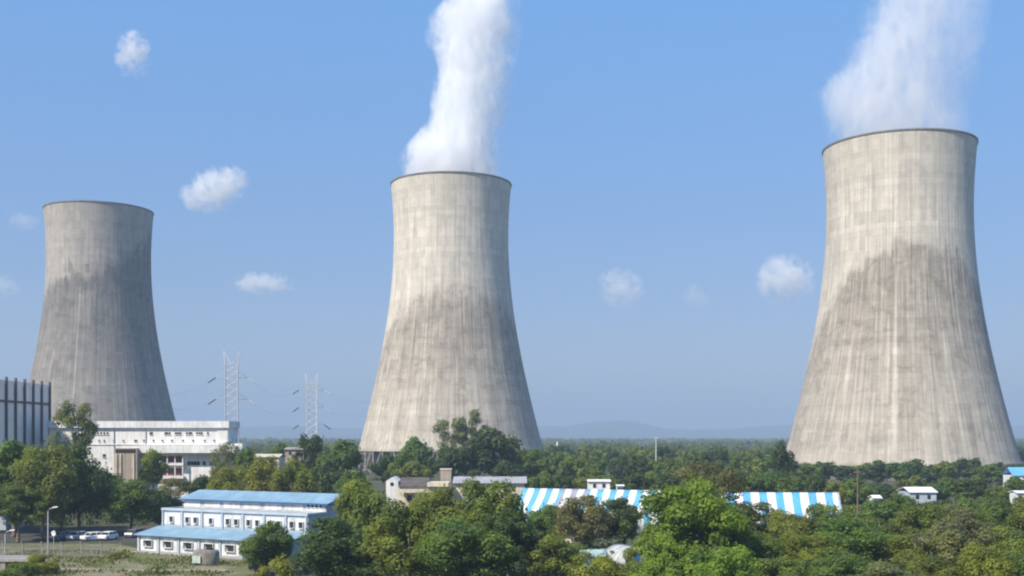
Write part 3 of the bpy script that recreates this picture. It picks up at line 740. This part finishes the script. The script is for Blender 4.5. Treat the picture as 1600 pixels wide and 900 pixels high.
def lamp(px, ybase, ytop, label):
    z = HC*F/(ybase-HY); H = PZ(ytop, z); B = empty('street_lamp', AT(px, z), label, 'street lamp', 'street lamps')
    b = MB(); b.tube([(0,0,0),(0,0,.9),(0,0,.92),(0,0,H-.6),(.25,-.05,H-.2),(.9,-.1,H)], [.15,.15,.09,.07,.06,.05], 10); b.build('pole', M['lamp'], B)
    b = MB(); b.hexa([(.75,-.28,H-.06),(1.55,-.3,H+.06),(1.55,.1,H+.06),(.75,.08,H-.06),(.75,-.22,H+.12),(1.5,-.22,H+.2),(1.5,.02,H+.2),(.75,.02,H+.12)]); b.build('lamp_head', M['lamp'], B)
    b = MB(); b.box(-.25,.25,-.25,.25,0,.15); b.build('base', M['conc'], B)
lamp(75, 869, 793, 'tall grey street lamp before the dark trees at lower left')
lamp(8, 866, 829, 'short grey street lamp near left picture edge')
def sign():
    z = 137; B = empty('sign_post', AT(84, z), 'small white round sign beside the tall street lamp', 'sign')
    b = MB(); b.tube([(0,0,0),(0,0,3.3)], .04, 8); b.build('post', M['lamp'], B)
    b = MB(); b.lathe([(0,-.02),(.42,-.02),(.42,.02),(0,.02)], 20); o = b.build('panel', M['whitepanel'], B); o.location = (0,-.08,3.2); o.rotation_euler = (R_(90),0,R_(-20))
sign()
M['wiregrey'] = paint('rusty_grey_wire', (.17,.165,.16), .7, .3, 2.0)
def fence():
    A, C = Vector((-104, 137.0*KY, 0)), Vector((-57.8, 132.5*KY, 0)); d = C-A; L = d.length
    B = empty('chain_link_fence', A, 'grey wire fence running across the grass before the parked cars', 'fence', rz=math.atan2(d.y, d.x))
    n = int(L/3); H = 2.0
    for i in range(n+1):
        b = MB(); x = L*i/n; b.box(x-.06, x+.06, -.06, .06, 0, H+.1); b.box(x-.05,x+.05,-.35,-.02,H+.1,H+.35); b.build('post', M['conc'], B)
    b = MB()
    for zz in (.15, 1.05, H-.05): b.box(0, L, -.02, .02, zz, zz+.04)
    k = 0.0
    while k < L-2:
        b.quad((k,-.012,.1),(k+.035,-.012,.1),(k+1.935,-.012,H),(k+1.9,-.012,H)); b.quad((k+1.9,.012,.1),(k+1.935,.012,.1),(k+.035,.012,H),(k,.012,H)); k += .22
    o = b.build('wire_mesh', M['wiregrey'], B)
fence()
def slab():
    z = 118.0; B = empty('concrete_culvert', AT(14, 121), 'concrete culvert slab with dark opening at lower left corner', 'culvert')
    b = MB(); b.box(-7, 4.2, -2.2, 2.2, 1.3, 1.75); b.build('deck', M['conc'], B, bevel=.04)
    for xx in (-6.6, -2.4, .0):
        b = MB(); b.box(xx-.35, xx+.35, -2.0, 2.0, 0, 1.297); b.build('pier', M['conc'], B)
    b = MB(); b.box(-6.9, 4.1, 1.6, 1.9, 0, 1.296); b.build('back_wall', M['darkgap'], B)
slab()
def sump():
    z = 126.0; B = empty('storage_tank', AT(322, z), 'rounded grey concrete tank with pale mint panel before the workshop', 'tank', rz=R_(-15))
    b = MB(); b.lathe([(1.65,0),(1.72,.3),(1.7,1.75),(1.5,2.05),(0,2.2)], 28); o = b.build('body', paint('stained_tank_concrete', (.22,.205,.18), .9, .35, 1.2, dirt=(.10,.10,.075)), B, smooth=True); o.scale = (1.12, .9, 1)
    b = MB(); b.lathe([(.5,0),(.5,.22),(0,.25)], 16); o = b.build('hatch', M['darkgap'], B); o.location = (.5, 0, 2.12)
    b = MB(); b.box(-1.15, .1, -1.75, -1.62, .35, 1.35); o = b.build('panel', paint('mint_panel', (.45,.56,.50), .8, .25, 2.0), B)
    b = MB(); b.tube([(1.9,-.2,0),(1.9,-.2,1.2),(1.6,-.2,1.4)], .09, 8); b.build('pipe', M['steel'], B)
sump()
def car_meshes():
    body = MB(); W2 = .85
    sec = [(-2.05,.45,.72,.72),(-1.95,.3,.9,.8),(-1.0,.28,.98,.85),(-.55,.28,1.0,.85),(.9,.28,1.0,.85),(1.75,.28,.98,.85),(2.0,.32,.9,.8),(2.08,.45,.75,.72)]
    for x, z0, z1, w in sec: body.v += [(x,-w,z0),(x,-w,z1-.12),(x,-w*.9,z1),(x,w*.9,z1),(x,w,z1-.12),(x,w,z0)]
    for i in range(len(sec)-1):
        for j in range(6):
            k = (j+1) % 6; body.f.append((i*6+j, i*6+k, (i+1)*6+k, (i+1)*6+j))
    body.f.append(tuple(range(5,-1,-1))); e = (len(sec)-1)*6; body.f.append(tuple(range(e, e+6)))
    body.hexa([(-.75,-.7,1.38),(1.35,-.7,1.38),(1.35,.7,1.38),(-.75,.7,1.38),(-.65,-.62,1.47),(1.25,-.62,1.47),(1.25,.62,1.47),(-.65,.62,1.47)])
    for x in (-.72, .3, 1.3):
        for s in (-1,1): body.tube([(x+(-.45 if x < 0 else (.3 if x > 1 else 0)), s*.76, .97),(x, s*.69, 1.4)], .05, 4)
    gl = MB(); gl.hexa([(-1.18,-.75,.96),(1.62,-.75,.96),(1.62,.75,.96),(-1.18,.75,.96),(-.72,-.66,1.385),(1.3,-.66,1.385),(1.3,.66,1.385),(-.72,.66,1.385)])
    wh = MB(); wh.lathe([(0,-.09),(.22,-.1),(.31,-.09),(.31,.09),(.22,.1),(0,.09)], 18)
    rim = MB(); rim.lathe([(0,-.115),(.19,-.115),(.2,-.1)], 14); rim.lathe([(.2,.1),(.19,.115),(0,.115)], 14)
    hl = MB(); hl.box(-.05,.05,-.16,.16,-.08,.08)
    return body, gl, wh, rim, hl
def car(px, z, rz, paintm, label):
    body, gl, wh, rim, hl = CM
    B = empty('parked_car', (PX(px, z), z*KY, .004), label, 'car', 'parked cars', rz=rz)
    def mk(me, name, par, loc=(0,0,0), rot=(0,0,0)):
        o = bpy.data.objects.new(name, me); COL.objects.link(o); o.parent = par; o.location = loc; o.rotation_euler = rot; return o
    bm_ = body.mesh('body', paintm); mk(bm_, 'body', B); mk(CMM['gl'], 'window', B)
    for x in (-1.3, 1.3):
        for s in (-1, 1):
            o = mk(CMM['wh'], 'wheel', B, (x, s*.78, .31), (R_(90),0,0)); mk(CMM['rim'], 'rim', o)
    for s in (-1, 1): mk(CMM['hl'], 'headlight', B, (-2.02, s*.55, .68)); mk(CMM['tl'], 'tail_light', B, (2.06, s*.58, .72))
CM = car_meshes()
t = NT('rubber'); t.pbsdf((.02,.02,.02), .8)
t2 = NT('headlight_glass'); t2.pbsdf((.7,.7,.7), .2); t3 = NT('red_lens'); t3.pbsdf((.35,.02,.02), .3)
CMM = dict(gl=CM[1].mesh('window', M['glass']), wh=CM[2].mesh('wheel', t.m, True), rim=CM[3].mesh('rim', M['steel']), hl=CM[4].mesh('headlight', t2.m), tl=CM[4].mesh('tail_light', t3.m))
def carpaint(n, c):
    t = NT(n); t.pbsdf(c, .3, spec=.5); return t.m
cw, cs, cg = carpaint('white_car_paint', (.78,.78,.78)), carpaint('silver_car_paint', (.40,.42,.44)), carpaint('grey_car_paint', (.16,.17,.18))
car(121, 156, R_(70), cs, 'silver car parked under the dark trees, leftmost of the row')
car(145, 155, R_(52), cw, 'white car parked at a slant left of the pale tree trunk')
car(169, 156, R_(78), cw, 'white car parked end on beside the pale tree trunk')
car(209, 160, R_(80), cg, 'grey car parked under trees nearest the blue roofed workshop')
car(96, 156, R_(60), cg, 'grey car in shade just right of the tall street lamp')

# ------------------------------------------------------------------ trees
def leaf_mat():
    t = NT('foliage'); oi = t.n('ShaderNodeObjectInfo'); at = t.n('ShaderNodeAttribute', attribute_name='tint')
    tint = at.outputs['Fac']
    warm = t.n('ShaderNodeVectorMath', operation='MULTIPLY'); t.t.links.new(oi.outputs['Color'], warm.inputs[0]); warm.inputs[1].default_value = (1.55, 1.5, .85)
    cool = t.n('ShaderNodeVectorMath', operation='MULTIPLY'); t.t.links.new(oi.outputs['Color'], cool.inputs[0]); cool.inputs[1].default_value = (.66, .72, .70)
    col = t.mix(tint, cool.outputs[0], warm.outputs[0])
    d = t.n('ShaderNodeBsdfPrincipled'); t.put(d.inputs['Base Color'], col); d.inputs['Roughness'].default_value = .55; d.inputs['Specular IOR Level'].default_value = .25
    tr = t.n('ShaderNodeBsdfTranslucent'); sun_through = t.n('ShaderNodeVectorMath', operation='MULTIPLY'); t.t.links.new(col, sun_through.inputs[0]); sun_through.inputs[1].default_value = (2.1, 2.0, .9); t.put(tr.inputs['Color'], sun_through.outputs[0])
    mx = t.n('ShaderNodeMixShader'); mx.inputs[0].default_value = .42
    t.t.links.new(d.outputs[0], mx.inputs[1]); t.t.links.new(tr.outputs[0], mx.inputs[2]); t.t.links.new(mx.outputs[0], t.out.inputs['Surface'])
    return t.m
M['leaf'] = leaf_mat()
M['bark'] = paint('bark', (.17,.135,.10), .95, .35, 1.5)

def leaves_to_mesh(name, P, N, size, tint, rg):
    n = len(P)
    a = rg.normal(size=(n, 3)); T = a-(a*N).sum(1, keepdims=True)*N; T /= np.linalg.norm(T, axis=1, keepdims=True)+1e-9
    Bv = np.cross(N, T); s = size[:, None]
    w = s*rg.uniform(.42, .7, (n, 1))
    bend = N*s*.12
    V = np.stack([P-T*s, P+Bv*w+bend, P+T*s, P-Bv*w+bend], 1).reshape(-1, 3)
    me = bpy.data.meshes.new(name); me.vertices.add(4*n); me.vertices.foreach_set('co', V.astype(np.float32).ravel())
    me.loops.add(4*n); me.loops.foreach_set('vertex_index', np.arange(4*n, dtype=np.int32))
    me.polygons.add(n); me.polygons.foreach_set('loop_start', np.arange(0, 4*n, 4, dtype=np.int32))
    at = me.attributes.new('tint', 'FLOAT', 'FACE'); at.data.foreach_set('value', np.clip(tint, 0, 1).astype(np.float32))
    me.update(); me.validate(); me.materials.append(M['leaf']); return me
def unit(a): return a/(np.linalg.norm(a, axis=1, keepdims=True)+1e-9)
def clump_leaves(rg, c, rc, n, flat=.8):
    d = unit(rg.normal(size=(n, 3))+np.array([0, 0, .25]))
    rr = rc*rg.uniform(.35, 1.08, (n, 1))**.6
    # bumpy surface so that each clump is not a ball
    k = rg.normal(size=(5, 3))*2.2; ph = rg.uniform(0, 6.28, 5)
    bump = np.sin(d@k.T+ph).sum(1, keepdims=True)*.09+1
    P = c+d*rr*bump*np.array([1, 1, flat])
    N = unit(d+rg.normal(size=(n, 3))*.38+np.array([0, 0, .35]))
    return P, N
STY = {   # H, R, clumps, leaves, leaf half length, crown base, crown shape
 'lush': (12, 5.2, 46, 17000, .24, .06, 'dome'), 'broad': (12, 5.2, 34, 12000, .24, .14, 'dome'), 'tall': (14, 4.2, 26, 9000, .24, .24, 'oval'), 'sparse': (15, 4.0, 20, 3800, .22, .46, 'open'),
 'column': (13, 2.6, 20, 6000, .24, .10, 'oval'), 'shrub': (3.2, 2.2, 12, 2600, .13, .0, 'dome'), 'mid': (11, 4.8, 28, 4600, .36, .2, 'dome'), 'far': (11, 5.0, 22, 2000, .52, .12, 'dome'),
 'twiggy': (13, 4.4, 24, 4600, .20, .25, 'open')}
def tree_variant(style, seed):
    H, R, nc, nl, lf, cb, shp = STY[style]; rg = np.random.default_rng(seed*101+sum(map(ord, style)))
    cz = H*(cb+1)/2; rz = H*(1-cb)/2
    C = []; RC = []; tries = 0
    lop = rg.uniform(-.25, .25, 2)
    while len(C) < nc and tries < 4000:
        tries += 1
        d = unit(rg.normal(size=(1, 3)))[0]; rr = rg.uniform(.35, .86)
        rcf = rg.uniform(.20, .36) if shp != 'open' else rg.uniform(.16, .30)
        p = np.array([d[0]*R*rr, d[1]*R*rr, d[2]*rz*rr])
        if shp == 'dome':
            u = (p[2]+rz)/(2*rz); p[:2] *= 1.12-.35*max(0, u-.55)/.45
        if shp == 'oval':
            u = (p[2]+rz)/(2*rz); p[:2] *= 1.05-.5*max(0, u-.5)
        p += np.array([0, 0, cz]); p[:2] += lop*R*.3*(p[2]/H)
        rc = R*rcf if style != 'column' else R*rg.uniform(.4, .6)
        if any(np.linalg.norm(p-q) < .5*(rc+r2)*.9 for q, r2 in zip(C, RC)) and tries < 2500: continue
        C.append(p); RC.append(rc)
    tot = sum(r*r for r in RC); P = []; N = []; T = []
    for p, rc in zip(C, RC):
        n = int(nl*rc*rc/tot)+5; a, b = clump_leaves(rg, p, rc, n, .78 if style != 'column' else 1.15); P.append(a); N.append(b)
        T.append(np.clip(rg.uniform(.12, .82)+rg.normal(size=n)*.16, 0, 1))
    # loose outer sprays
    ns = int(nl*.06); idx = rg.integers(0, len(C), ns); d = unit(rg.normal(size=(ns, 3)))
    P.append(np.array(C)[idx]+d*np.array(RC)[idx][:, None]*rg.uniform(1.0, 1.3, (ns, 1))); N.append(unit(d+rg.normal(size=(ns, 3))*.8)); T.append(rg.uniform(.3, .8, ns))
    P = np.concatenate(P); N = np.concatenate(N); T = np.concatenate(T); P[:, 2] = np.maximum(P[:, 2], .08)
    kz = H/np.percentile(P[:, 2], 99.3); kr = R/np.percentile(np.hypot(P[:, 0], P[:, 1]), 96); P = P*np.array([kr, kr, kz]); C = [c*np.array([kr, kr, kz]) for c in C]
    crown = leaves_to_mesh('crown', P, N, lf*rg.uniform(.6, 1.3, len(P)), T, rg)
    b = MB(); r0 = H*.022 if style != 'shrub' else .06
    top = np.array([lop[0]*R*.2, lop[1]*R*.2, H*.72]); mid = np.array([rg.normal()*.25, rg.normal()*.25, H*.3])
    b.tube([(0,0,-.05), (0,0,.3), tuple(mid), tuple((mid+top)/2), tuple(top)], [r0*1.5, r0*1.1, r0*.85, r0*.55, r0*.2], 8)
    order = np.argsort(rg.random(len(C)))[:12 if shp != 'open' else 15]
    for i in order:
        p = C[i]; u = min(.85, max(.15, (p[2]-H*.25)/(H*.6))); st = mid+(top-mid)*u*.7
        md = (st+p)/2+np.array([0, 0, -.03*H]); b.tube([tuple(st), tuple(md), tuple(p)], [r0*.42, r0*.28, r0*.08], 5)
    return b.mesh('trunk', M['bark'], True), crown, H, R
VARS = {}
def variant(style, i):
    if (style, i) not in VARS: VARS[(style, i)] = tree_variant(style, i+1)
    return VARS[(style, i)]
DK, MD, OL, YG, BR, BO, GG = (.062,.095,.042), (.104,.156,.052), (.140,.172,.052), (.175,.198,.044), (.158,.228,.044), (.150,.138,.076), (.150,.165,.100)
NV = {'lush': 2, 'broad': 6, 'tall': 4, 'sparse': 3, 'column': 2, 'shrub': 3, 'mid': 5, 'far': 4, 'twiggy': 2}
trnd = random.Random(21); cnt = {}
def tree(style, px, ytop, z, half, colr, label, group='trees', name='tree', cat='tree', h=None):
    i = cnt.get(style, 0) % NV[style]; cnt[style] = cnt.get(style, 0)+1
    tr, cr, H, R = variant(style, i)
    hh = (PZ(ytop, z) if h is None else h); rr = half*z/F
    B = empty(name, AT(px, z), label, cat, group, rz=trnd.uniform(0, 6.28))
    B.scale = (rr/R, rr/R, hh/H)
    for nm, me in (('trunk', tr), ('crown', cr)):
        if style == 'shrub' and nm == 'trunk': nm = 'stem'
        if style == 'shrub' and nm == 'crown': nm = 'foliage'
        o = bpy.data.objects.new(nm, me); COL.objects.link(o); o.parent = B
        k = trnd.uniform(.88, 1.14); o.color = (colr[0]*k*trnd.uniform(.93, 1.07), colr[1]*k, colr[2]*k, 1)
    return B
G1 = 'trees at lower left'
tree('broad', -30, 692, 166, 60, DK, 'dark tree cut by the left edge before the finned hall', G1)
tree('tall', 22, 692, 160, 48, MD, 'tree standing just below the finned hall, second from left edge', G1)
tree('broad', 66, 699, 157, 52, OL, 'large brownish olive tree behind the tall street lamp', G1)
tree('broad', 124, 700, 164, 48, DK, 'dark rounded tree in front of left end of white building', G1)
tree('mid', 95, 745, 172, 50, DK, 'low dark tree shading the parked cars', G1)
tree('tall', 28, 760, 152, 38, MD, 'green tree right of the short street lamp', G1)
tree('sparse', 121, 629, 196, 36, GG, 'tall thin crowned tree rising above the white building roof', G1)
tree('twiggy', 90, 674, 190, 20, GG, 'thin twiggy tree against the finned hall corner', G1)
tree('mid', 166, 742, 186, 34, DK, 'dark tree below the beige stair tower of white building', G1)
tree('broad', 203, 752, 166, 46, MD, 'green tree with pale trunk behind the white parked cars', G1)
tree('tall', 240, 704, 206, 22, OL, 'narrow olive tree in front of the white building loggias', G1)
tree('twiggy', 268, 748, 186, 28, BO, 'bare brownish tree below the maroon loggias of the white building', G1)
tree('mid', 248, 768, 172, 32, DK, 'dark tree touching left side of the blue roofed workshop', G1)
tree('mid', 312, 745, 192, 32, DK, 'dark tree just above left end of the workshop roof', G1)
tree('twiggy', 350, 692, 218, 26, GG, 'pale twiggy tree hiding right corner of the white building', G1)
tree('mid', 385, 702, 216, 22, MD, 'green tree just right of the white building', G1)
G2 = 'trees behind the blue roofed workshop'
tree('broad', 352, 732, 182, 32, YG, 'yellow green tree, leftmost above the workshop roof', G2)
tree('broad', 408, 716, 180, 38, YG, 'tallest yellow green tree above middle of the workshop roof', G2)
tree('broad', 456, 722, 178, 34, tuple(c*.85 for c in YG), 'yellow green tree, rightmost above the workshop roof', G2)
tree('mid', 487, 683, 238, 32, DK, 'dark green tree left of the cream tower, before the shorter pylon', G2)
tree('mid', 532, 690, 232, 36, MD, 'bushy green tree hiding left foot of the cream tower', G2)
tree('mid', 430, 695, 262, 28, MD, 'green tree between the two pylons and the pale shed', G2)
tree('mid', 505, 728, 205, 30, DK, 'dark tree above right end of the workshop roof', G2)
tree('mid', 552, 735, 198, 26, MD, 'small green tree right of the pale grey hut', G2)
G3 = 'trees at the foot of the cream tower'
tree('mid', 628, 707, 258, 22, MD, 'leafy low tree between the dark low one and bright leafy one at cream tower', G3)
tree('mid', 601, 711, 262, 24, DK, 'low dark tree at left foot of the cream cooling tower', G3)
tree('mid', 657, 686, 268, 30, MD, 'bright leafy green tree before the cream tower, left of the twiggy one', G3)
tree('twiggy', 705, 655, 272, 32, GG, 'grey twiggy tree rising before centre of the cream tower', G3)
tree('sparse', 738, 641, 276, 26, GG, 'tallest thin tree before the cream cooling tower', G3)
tree('mid', 772, 671, 266, 48, DK, 'dark domed tree at right foot of the cream cooling tower', G3)
tree('mid', 712, 700, 258, 36, DK, 'dark low tree directly behind the beige water tank', G3)
tree('mid', 828, 703, 280, 34, MD, 'green tree at right corner of the cream tower foot', G3)
tree('mid', 640, 722, 246, 30, OL, 'olive low tree just above the cream house gable', G3)
tree('mid', 800, 722, 244, 34, DK, 'dark low tree above right end of the grey roofed shed', G3)
G4 = 'trees in the near foreground'
tree('broad', 566, 752, 122, 50, OL, 'olive tree whose crown touches right end of the workshop', G4)
tree('broad', 520, 812, 104, 66, DK, 'dark tree in front of right end of the blue roofed workshop', G4)
tree('lush', 418, 818, 116, 42, MD, 'green tree standing against the workshop front wall', G4)
tree('shrub', 438, 872, 98, 42, YG, 'yellow green bush below the workshop', G4, 'bush', 'bush')
tree('broad', 694, 766, 112, 58, OL, 'olive tree hiding front of the cream house', G4)
tree('broad', 768, 753, 110, 62, OL, 'broad olive tree below the grey roofed shed', G4)
tree('broad', 640, 786, 100, 66, OL, 'bushy olive tree left of centre at bottom', G4)
tree('broad', 720, 815, 96, 74, MD, 'large green tree at bottom centre', G4)
tree('tall', 795, 800, 104, 44, DK, 'dark tree left of the white marquee curtain', G4)
tree('broad', 852, 790, 138, 36, MD, 'small green tree before left end of the striped marquee', G4)
tree('broad', 912, 776, 134, 44, BO, 'brownish tree before the grey part of striped marquee', G4)
tree('broad', 972, 780, 138, 44, DK, 'dark green tree before right end of left marquee', G4)
tree('broad', 868, 838, 104, 48, OL, 'olive tree bottom centre, left of the teal canopy', G4)
tree('shrub', 952, 868, 98, 56, YG, 'yellowish bush in front of the grey tent', G4, 'bush', 'bush')
tree('lush', 1080, 757, 102, 80, BR, 'brightest green tree, largest in the foreground', G4)
tree('twiggy', 1116, 722, 136, 56, BO, 'reddish brown twiggy tree behind the brightest green tree', G4)
tree('shrub', 1000, 856, 112, 30, OL, 'olive bush against the blue side of the grey tent', G4, 'bush', 'bush')
tree('shrub', 905, 850, 124, 34, MD, 'green bush behind the small teal canopy tent', G4, 'bush', 'bush')
tree('lush', 1040, 838, 92, 52, BR, 'bright green low tree right of the grey tent', G4)
tree('column', 1221, 692, 240, 20, DK, 'dark narrow tree at left foot of the largest cooling tower', 'trees at the foot of the largest tower')
def row(style, xs, tops, z, half, cols, fmt, group, jit=.06):
    rr = random.Random(int(z*7+len(xs)))
    for i, x in enumerate(xs):
        tp = tops[i % len(tops)]; c = cols[i % len(cols)]; cn = {DK: 'dark green', MD: 'green', OL: 'olive', YG: 'yellow green', BR: 'bright green', BO: 'brownish', GG: 'grey green'}[c]
        tree(style, x+rr.uniform(-4, 4), tp+rr.uniform(-3, 3), z*(1+rr.uniform(-jit, jit)), half*rr.uniform(.88, 1.15), c, cn+' tree, '+ORD[i]+' from left '+fmt, group)
row('far', range(1240, 1640, 27), [719, 724, 721, 726, 722], 318, 23, [DK, MD, DK, DK, OL], 'in row along foot of largest cooling tower', 'trees at the foot of the largest tower')
row('mid', range(850, 1225, 34), [738, 742, 735, 745, 740], 225, 26, [MD, DK, OL, MD, DK], 'in nearest row behind the marquees', 'trees behind the marquees')
row('far', range(855, 1215, 27), [716, 712, 720, 715], 300, 22, [DK, MD, OL, MD, DK], 'in middle row behind the marquees', 'trees behind the marquees')
row('far', range(850, 1220, 21), [703, 699, 705, 701], 392, 17, [MD, DK, MD, OL], 'in far row behind the marquees', 'trees behind the marquees')
row('mid', range(1345, 1640, 36), [752, 758, 745, 760, 749], 215, 28, [MD, DK, OL, MD], 'in back row of right hand trees', 'tree mass at lower right')
row('mid', range(1330, 1640, 38), [788, 782, 776, 786], 162, 32, [OL, MD, MD, DK], 'in third row of right hand trees', 'tree mass at lower right')
row('broad', [1178, 1238, 1302, 1362, 1432, 1498, 1560, 1622], [788, 802, 792, 812, 786, 798, 778, 770], 132, 48, [YG, OL, MD, OL, OL, GG, MD, OL], 'in second row of right hand trees', 'tree mass at lower right')
row('broad', [1172, 1252, 1338, 1415, 1496, 1590], [826, 838, 816, 840, 814, 826], 106, 60, [MD, YG, MD, OL, GG, OL], 'in front row of right hand trees', 'tree mass at lower right')
row('broad', [1140, 1222, 1300, 1385, 1462, 1540, 1612], [856, 874, 862, 880, 868, 852, 870], 90, 54, [BR, OL, MD, GG, OL, YG, MD], 'along the lower right picture edge', 'tree mass at lower right')
row('mid', range(1238, 1345, 34), [748, 742, 752], 200, 26, [MD, DK, OL], 'directly behind the right marquee', 'trees behind the marquees')
G5 = 'bushes at lower left'
tree('shrub', 30, 878, 112, 34, MD, 'green bush in front of the concrete culvert', G5, 'bush', 'bush')
tree('shrub', 74, 866, 117, 30, YG, 'yellow green bush right of the concrete culvert', G5, 'bush', 'bush')
tree('shrub', 12, 890, 106, 30, MD, 'green bush at bottom left corner', G5, 'bush', 'bush')
tree('shrub', 182, 862, 132, 22, YG, 'low yellowish bush left of the workshop on the grass', G5, 'bush', 'bush')
tree('shrub', 398, 868, 120, 20, DK, 'dark bush at workshop corner under the green tree', G5, 'bush', 'bush')
def palm(px, z, label):
    B = empty('palm', AT(px, z), label, 'palm'); rg = np.random.default_rng(5)
    b = MB(); b.tube([(0,0,0),(0,0,.7)], [.16,.13], 8); b.build('trunk', M['bark'], B)
    P = []; N = []
    for k in range(13):
        a = k*2.4; el = .5+.5*(k % 3)/2
        for s in np.linspace(.1, 1, 16):
            r = 1.7*s; zc = .7+1.5*s*el-1.5*s*s
            for q in (-1, 1):
                P.append((r*math.cos(a)-q*.13*math.sin(a), r*math.sin(a)+q*.13*math.cos(a), max(.1, zc))); N.append((-.3*math.cos(a), -.3*math.sin(a), 1))
    me = leaves_to_mesh('frond', np.array(P), unit(np.array(N)), np.full(len(P), .17), rg.uniform(.2, .6, len(P)), rg)
    o = bpy.data.objects.new('fronds', me); COL.objects.link(o); o.parent = B; o.color = (*MD, 1)
palm(246, 117, 'small palm with drooping fronds on grass below the workshop')

# ------------------------------------------------------------------ far wood, undergrowth, grass (uncountable)
def far_wood():
    rg = np.random.default_rng(11); P = []; N = []; T = []; Sz = []
    for z0, z1, cnt_, nl, ls in ((430, 800, 620, 130, .9), (800, 1700, 900, 70, 1.7), (1700, 5200, 1500, 40, 4.2)):
        for _ in range(cnt_):
            u = rg.random(); z = 1/((1-u)/z0+u/z1); px = rg.uniform(-120, 1720); x = PX(px, z)
            if z < 700 and (abs(x-PX(703, 478)) < 62 and abs(z-478) < 64 or abs(x-PX(155, 557)) < 62 and abs(z-557) < 64 or abs(x-PX(1407,404)) < 62 and z < 470): continue
            H = rg.uniform(8, 13.2); R = rg.uniform(4, 7) if z < 1700 else rg.uniform(9, 20); tb = rg.uniform(.1, .75)
            d = unit(rg.normal(size=(nl, 3))); d[:, 2] = np.abs(d[:, 2])*1.0
            p = np.stack([x+d[:, 0]*R*rg.uniform(.7, 1.1, nl), z*KY+d[:, 1]*R*rg.uniform(.7, 1.1, nl), H*.3+d[:, 2]*H*.7*rg.uniform(.75, 1.05, nl)], 1)
            P.append(p); N.append(unit(d+rg.normal(size=(nl, 3))*.5)); T.append(np.clip(tb+rg.normal(size=nl)*.13, 0, 1)); Sz.append(np.full(nl, ls)*rg.uniform(.6, 1.3, nl))
    me = leaves_to_mesh('woodland', np.concatenate(P), np.concatenate(N), np.concatenate(Sz), np.concatenate(T), rg)
    o = bpy.data.objects.new('woodland', me); COL.objects.link(o); o.color = (.110,.135,.060,1); tag(o, kind='stuff')
far_wood()
def undergrowth():
    rg = np.random.default_rng(12); P = []; N = []; T = []; Sz = []
    for _ in range(2600):
        u = rg.random(); z = 1/((1-u)/84+u/430); px = rg.uniform(-60, 1680); x = PX(px, z)
        if px < 480 and z < 158: continue
        if px < 400 and z < 180: continue
        if 800 < px < 1330 and 146 < z < 186: continue
        if 590 < px < 830 and 192 < z < 222: continue
        if abs(x-PX(1407,404)) < 60 and z > 340: continue
        H = rg.uniform(.8, 2.6); R = rg.uniform(1.0, 2.4); nl = 46; tb = rg.uniform(.1, .6)
        d = unit(rg.normal(size=(nl, 3))); d[:, 2] = np.abs(d[:, 2])
        p = np.stack([x+d[:, 0]*R*rg.uniform(.5, 1.1, nl), z*KY+d[:, 1]*R*rg.uniform(.5, 1.1, nl), .1+d[:, 2]*H*rg.uniform(.5, 1.05, nl)], 1)
        P.append(p); N.append(unit(d+rg.normal(size=(nl, 3))*.6)); T.append(np.clip(tb+rg.normal(size=nl)*.15, 0, 1)); Sz.append(rg.uniform(.2, .42, nl)*(1 if z < 180 else 1.5))
    me = leaves_to_mesh('undergrowth', np.concatenate(P), np.concatenate(N), np.concatenate(Sz), np.concatenate(T), rg)
    o = bpy.data.objects.new('undergrowth', me); COL.objects.link(o); o.color = (.072,.100,.042,1); tag(o, kind='stuff')
undergrowth()
def grass():
    rg = np.random.default_rng(13); n = 16000
    z = rg.uniform(108, 141, n); x = rg.uniform(-104, -37, n)
    keep = (np.abs(z-(124.5-.06*(x+112))) > 1.2) & ~((x > -60) & (z > 132+(-.43)*(x+39.6)-1.5)) & (np.sin(x*.5)+np.sin(z*.7+x*.13)+rg.normal(size=n)*.6 > -.4)
    x, z = x[keep], z[keep]; n = len(x)
    P = np.stack([x, z*KY, rg.uniform(.08, .28, n)], 1); N = unit(rg.normal(size=(n, 3))*np.array([1, 1, .25]))
    me = leaves_to_mesh('grass', P, N, rg.uniform(.1, .26, n), rg.uniform(.2, .9, n), rg)
    o = bpy.data.objects.new('grass', me); COL.objects.link(o); o.color = (.105,.115,.045,1); tag(o, kind='stuff')
grass()
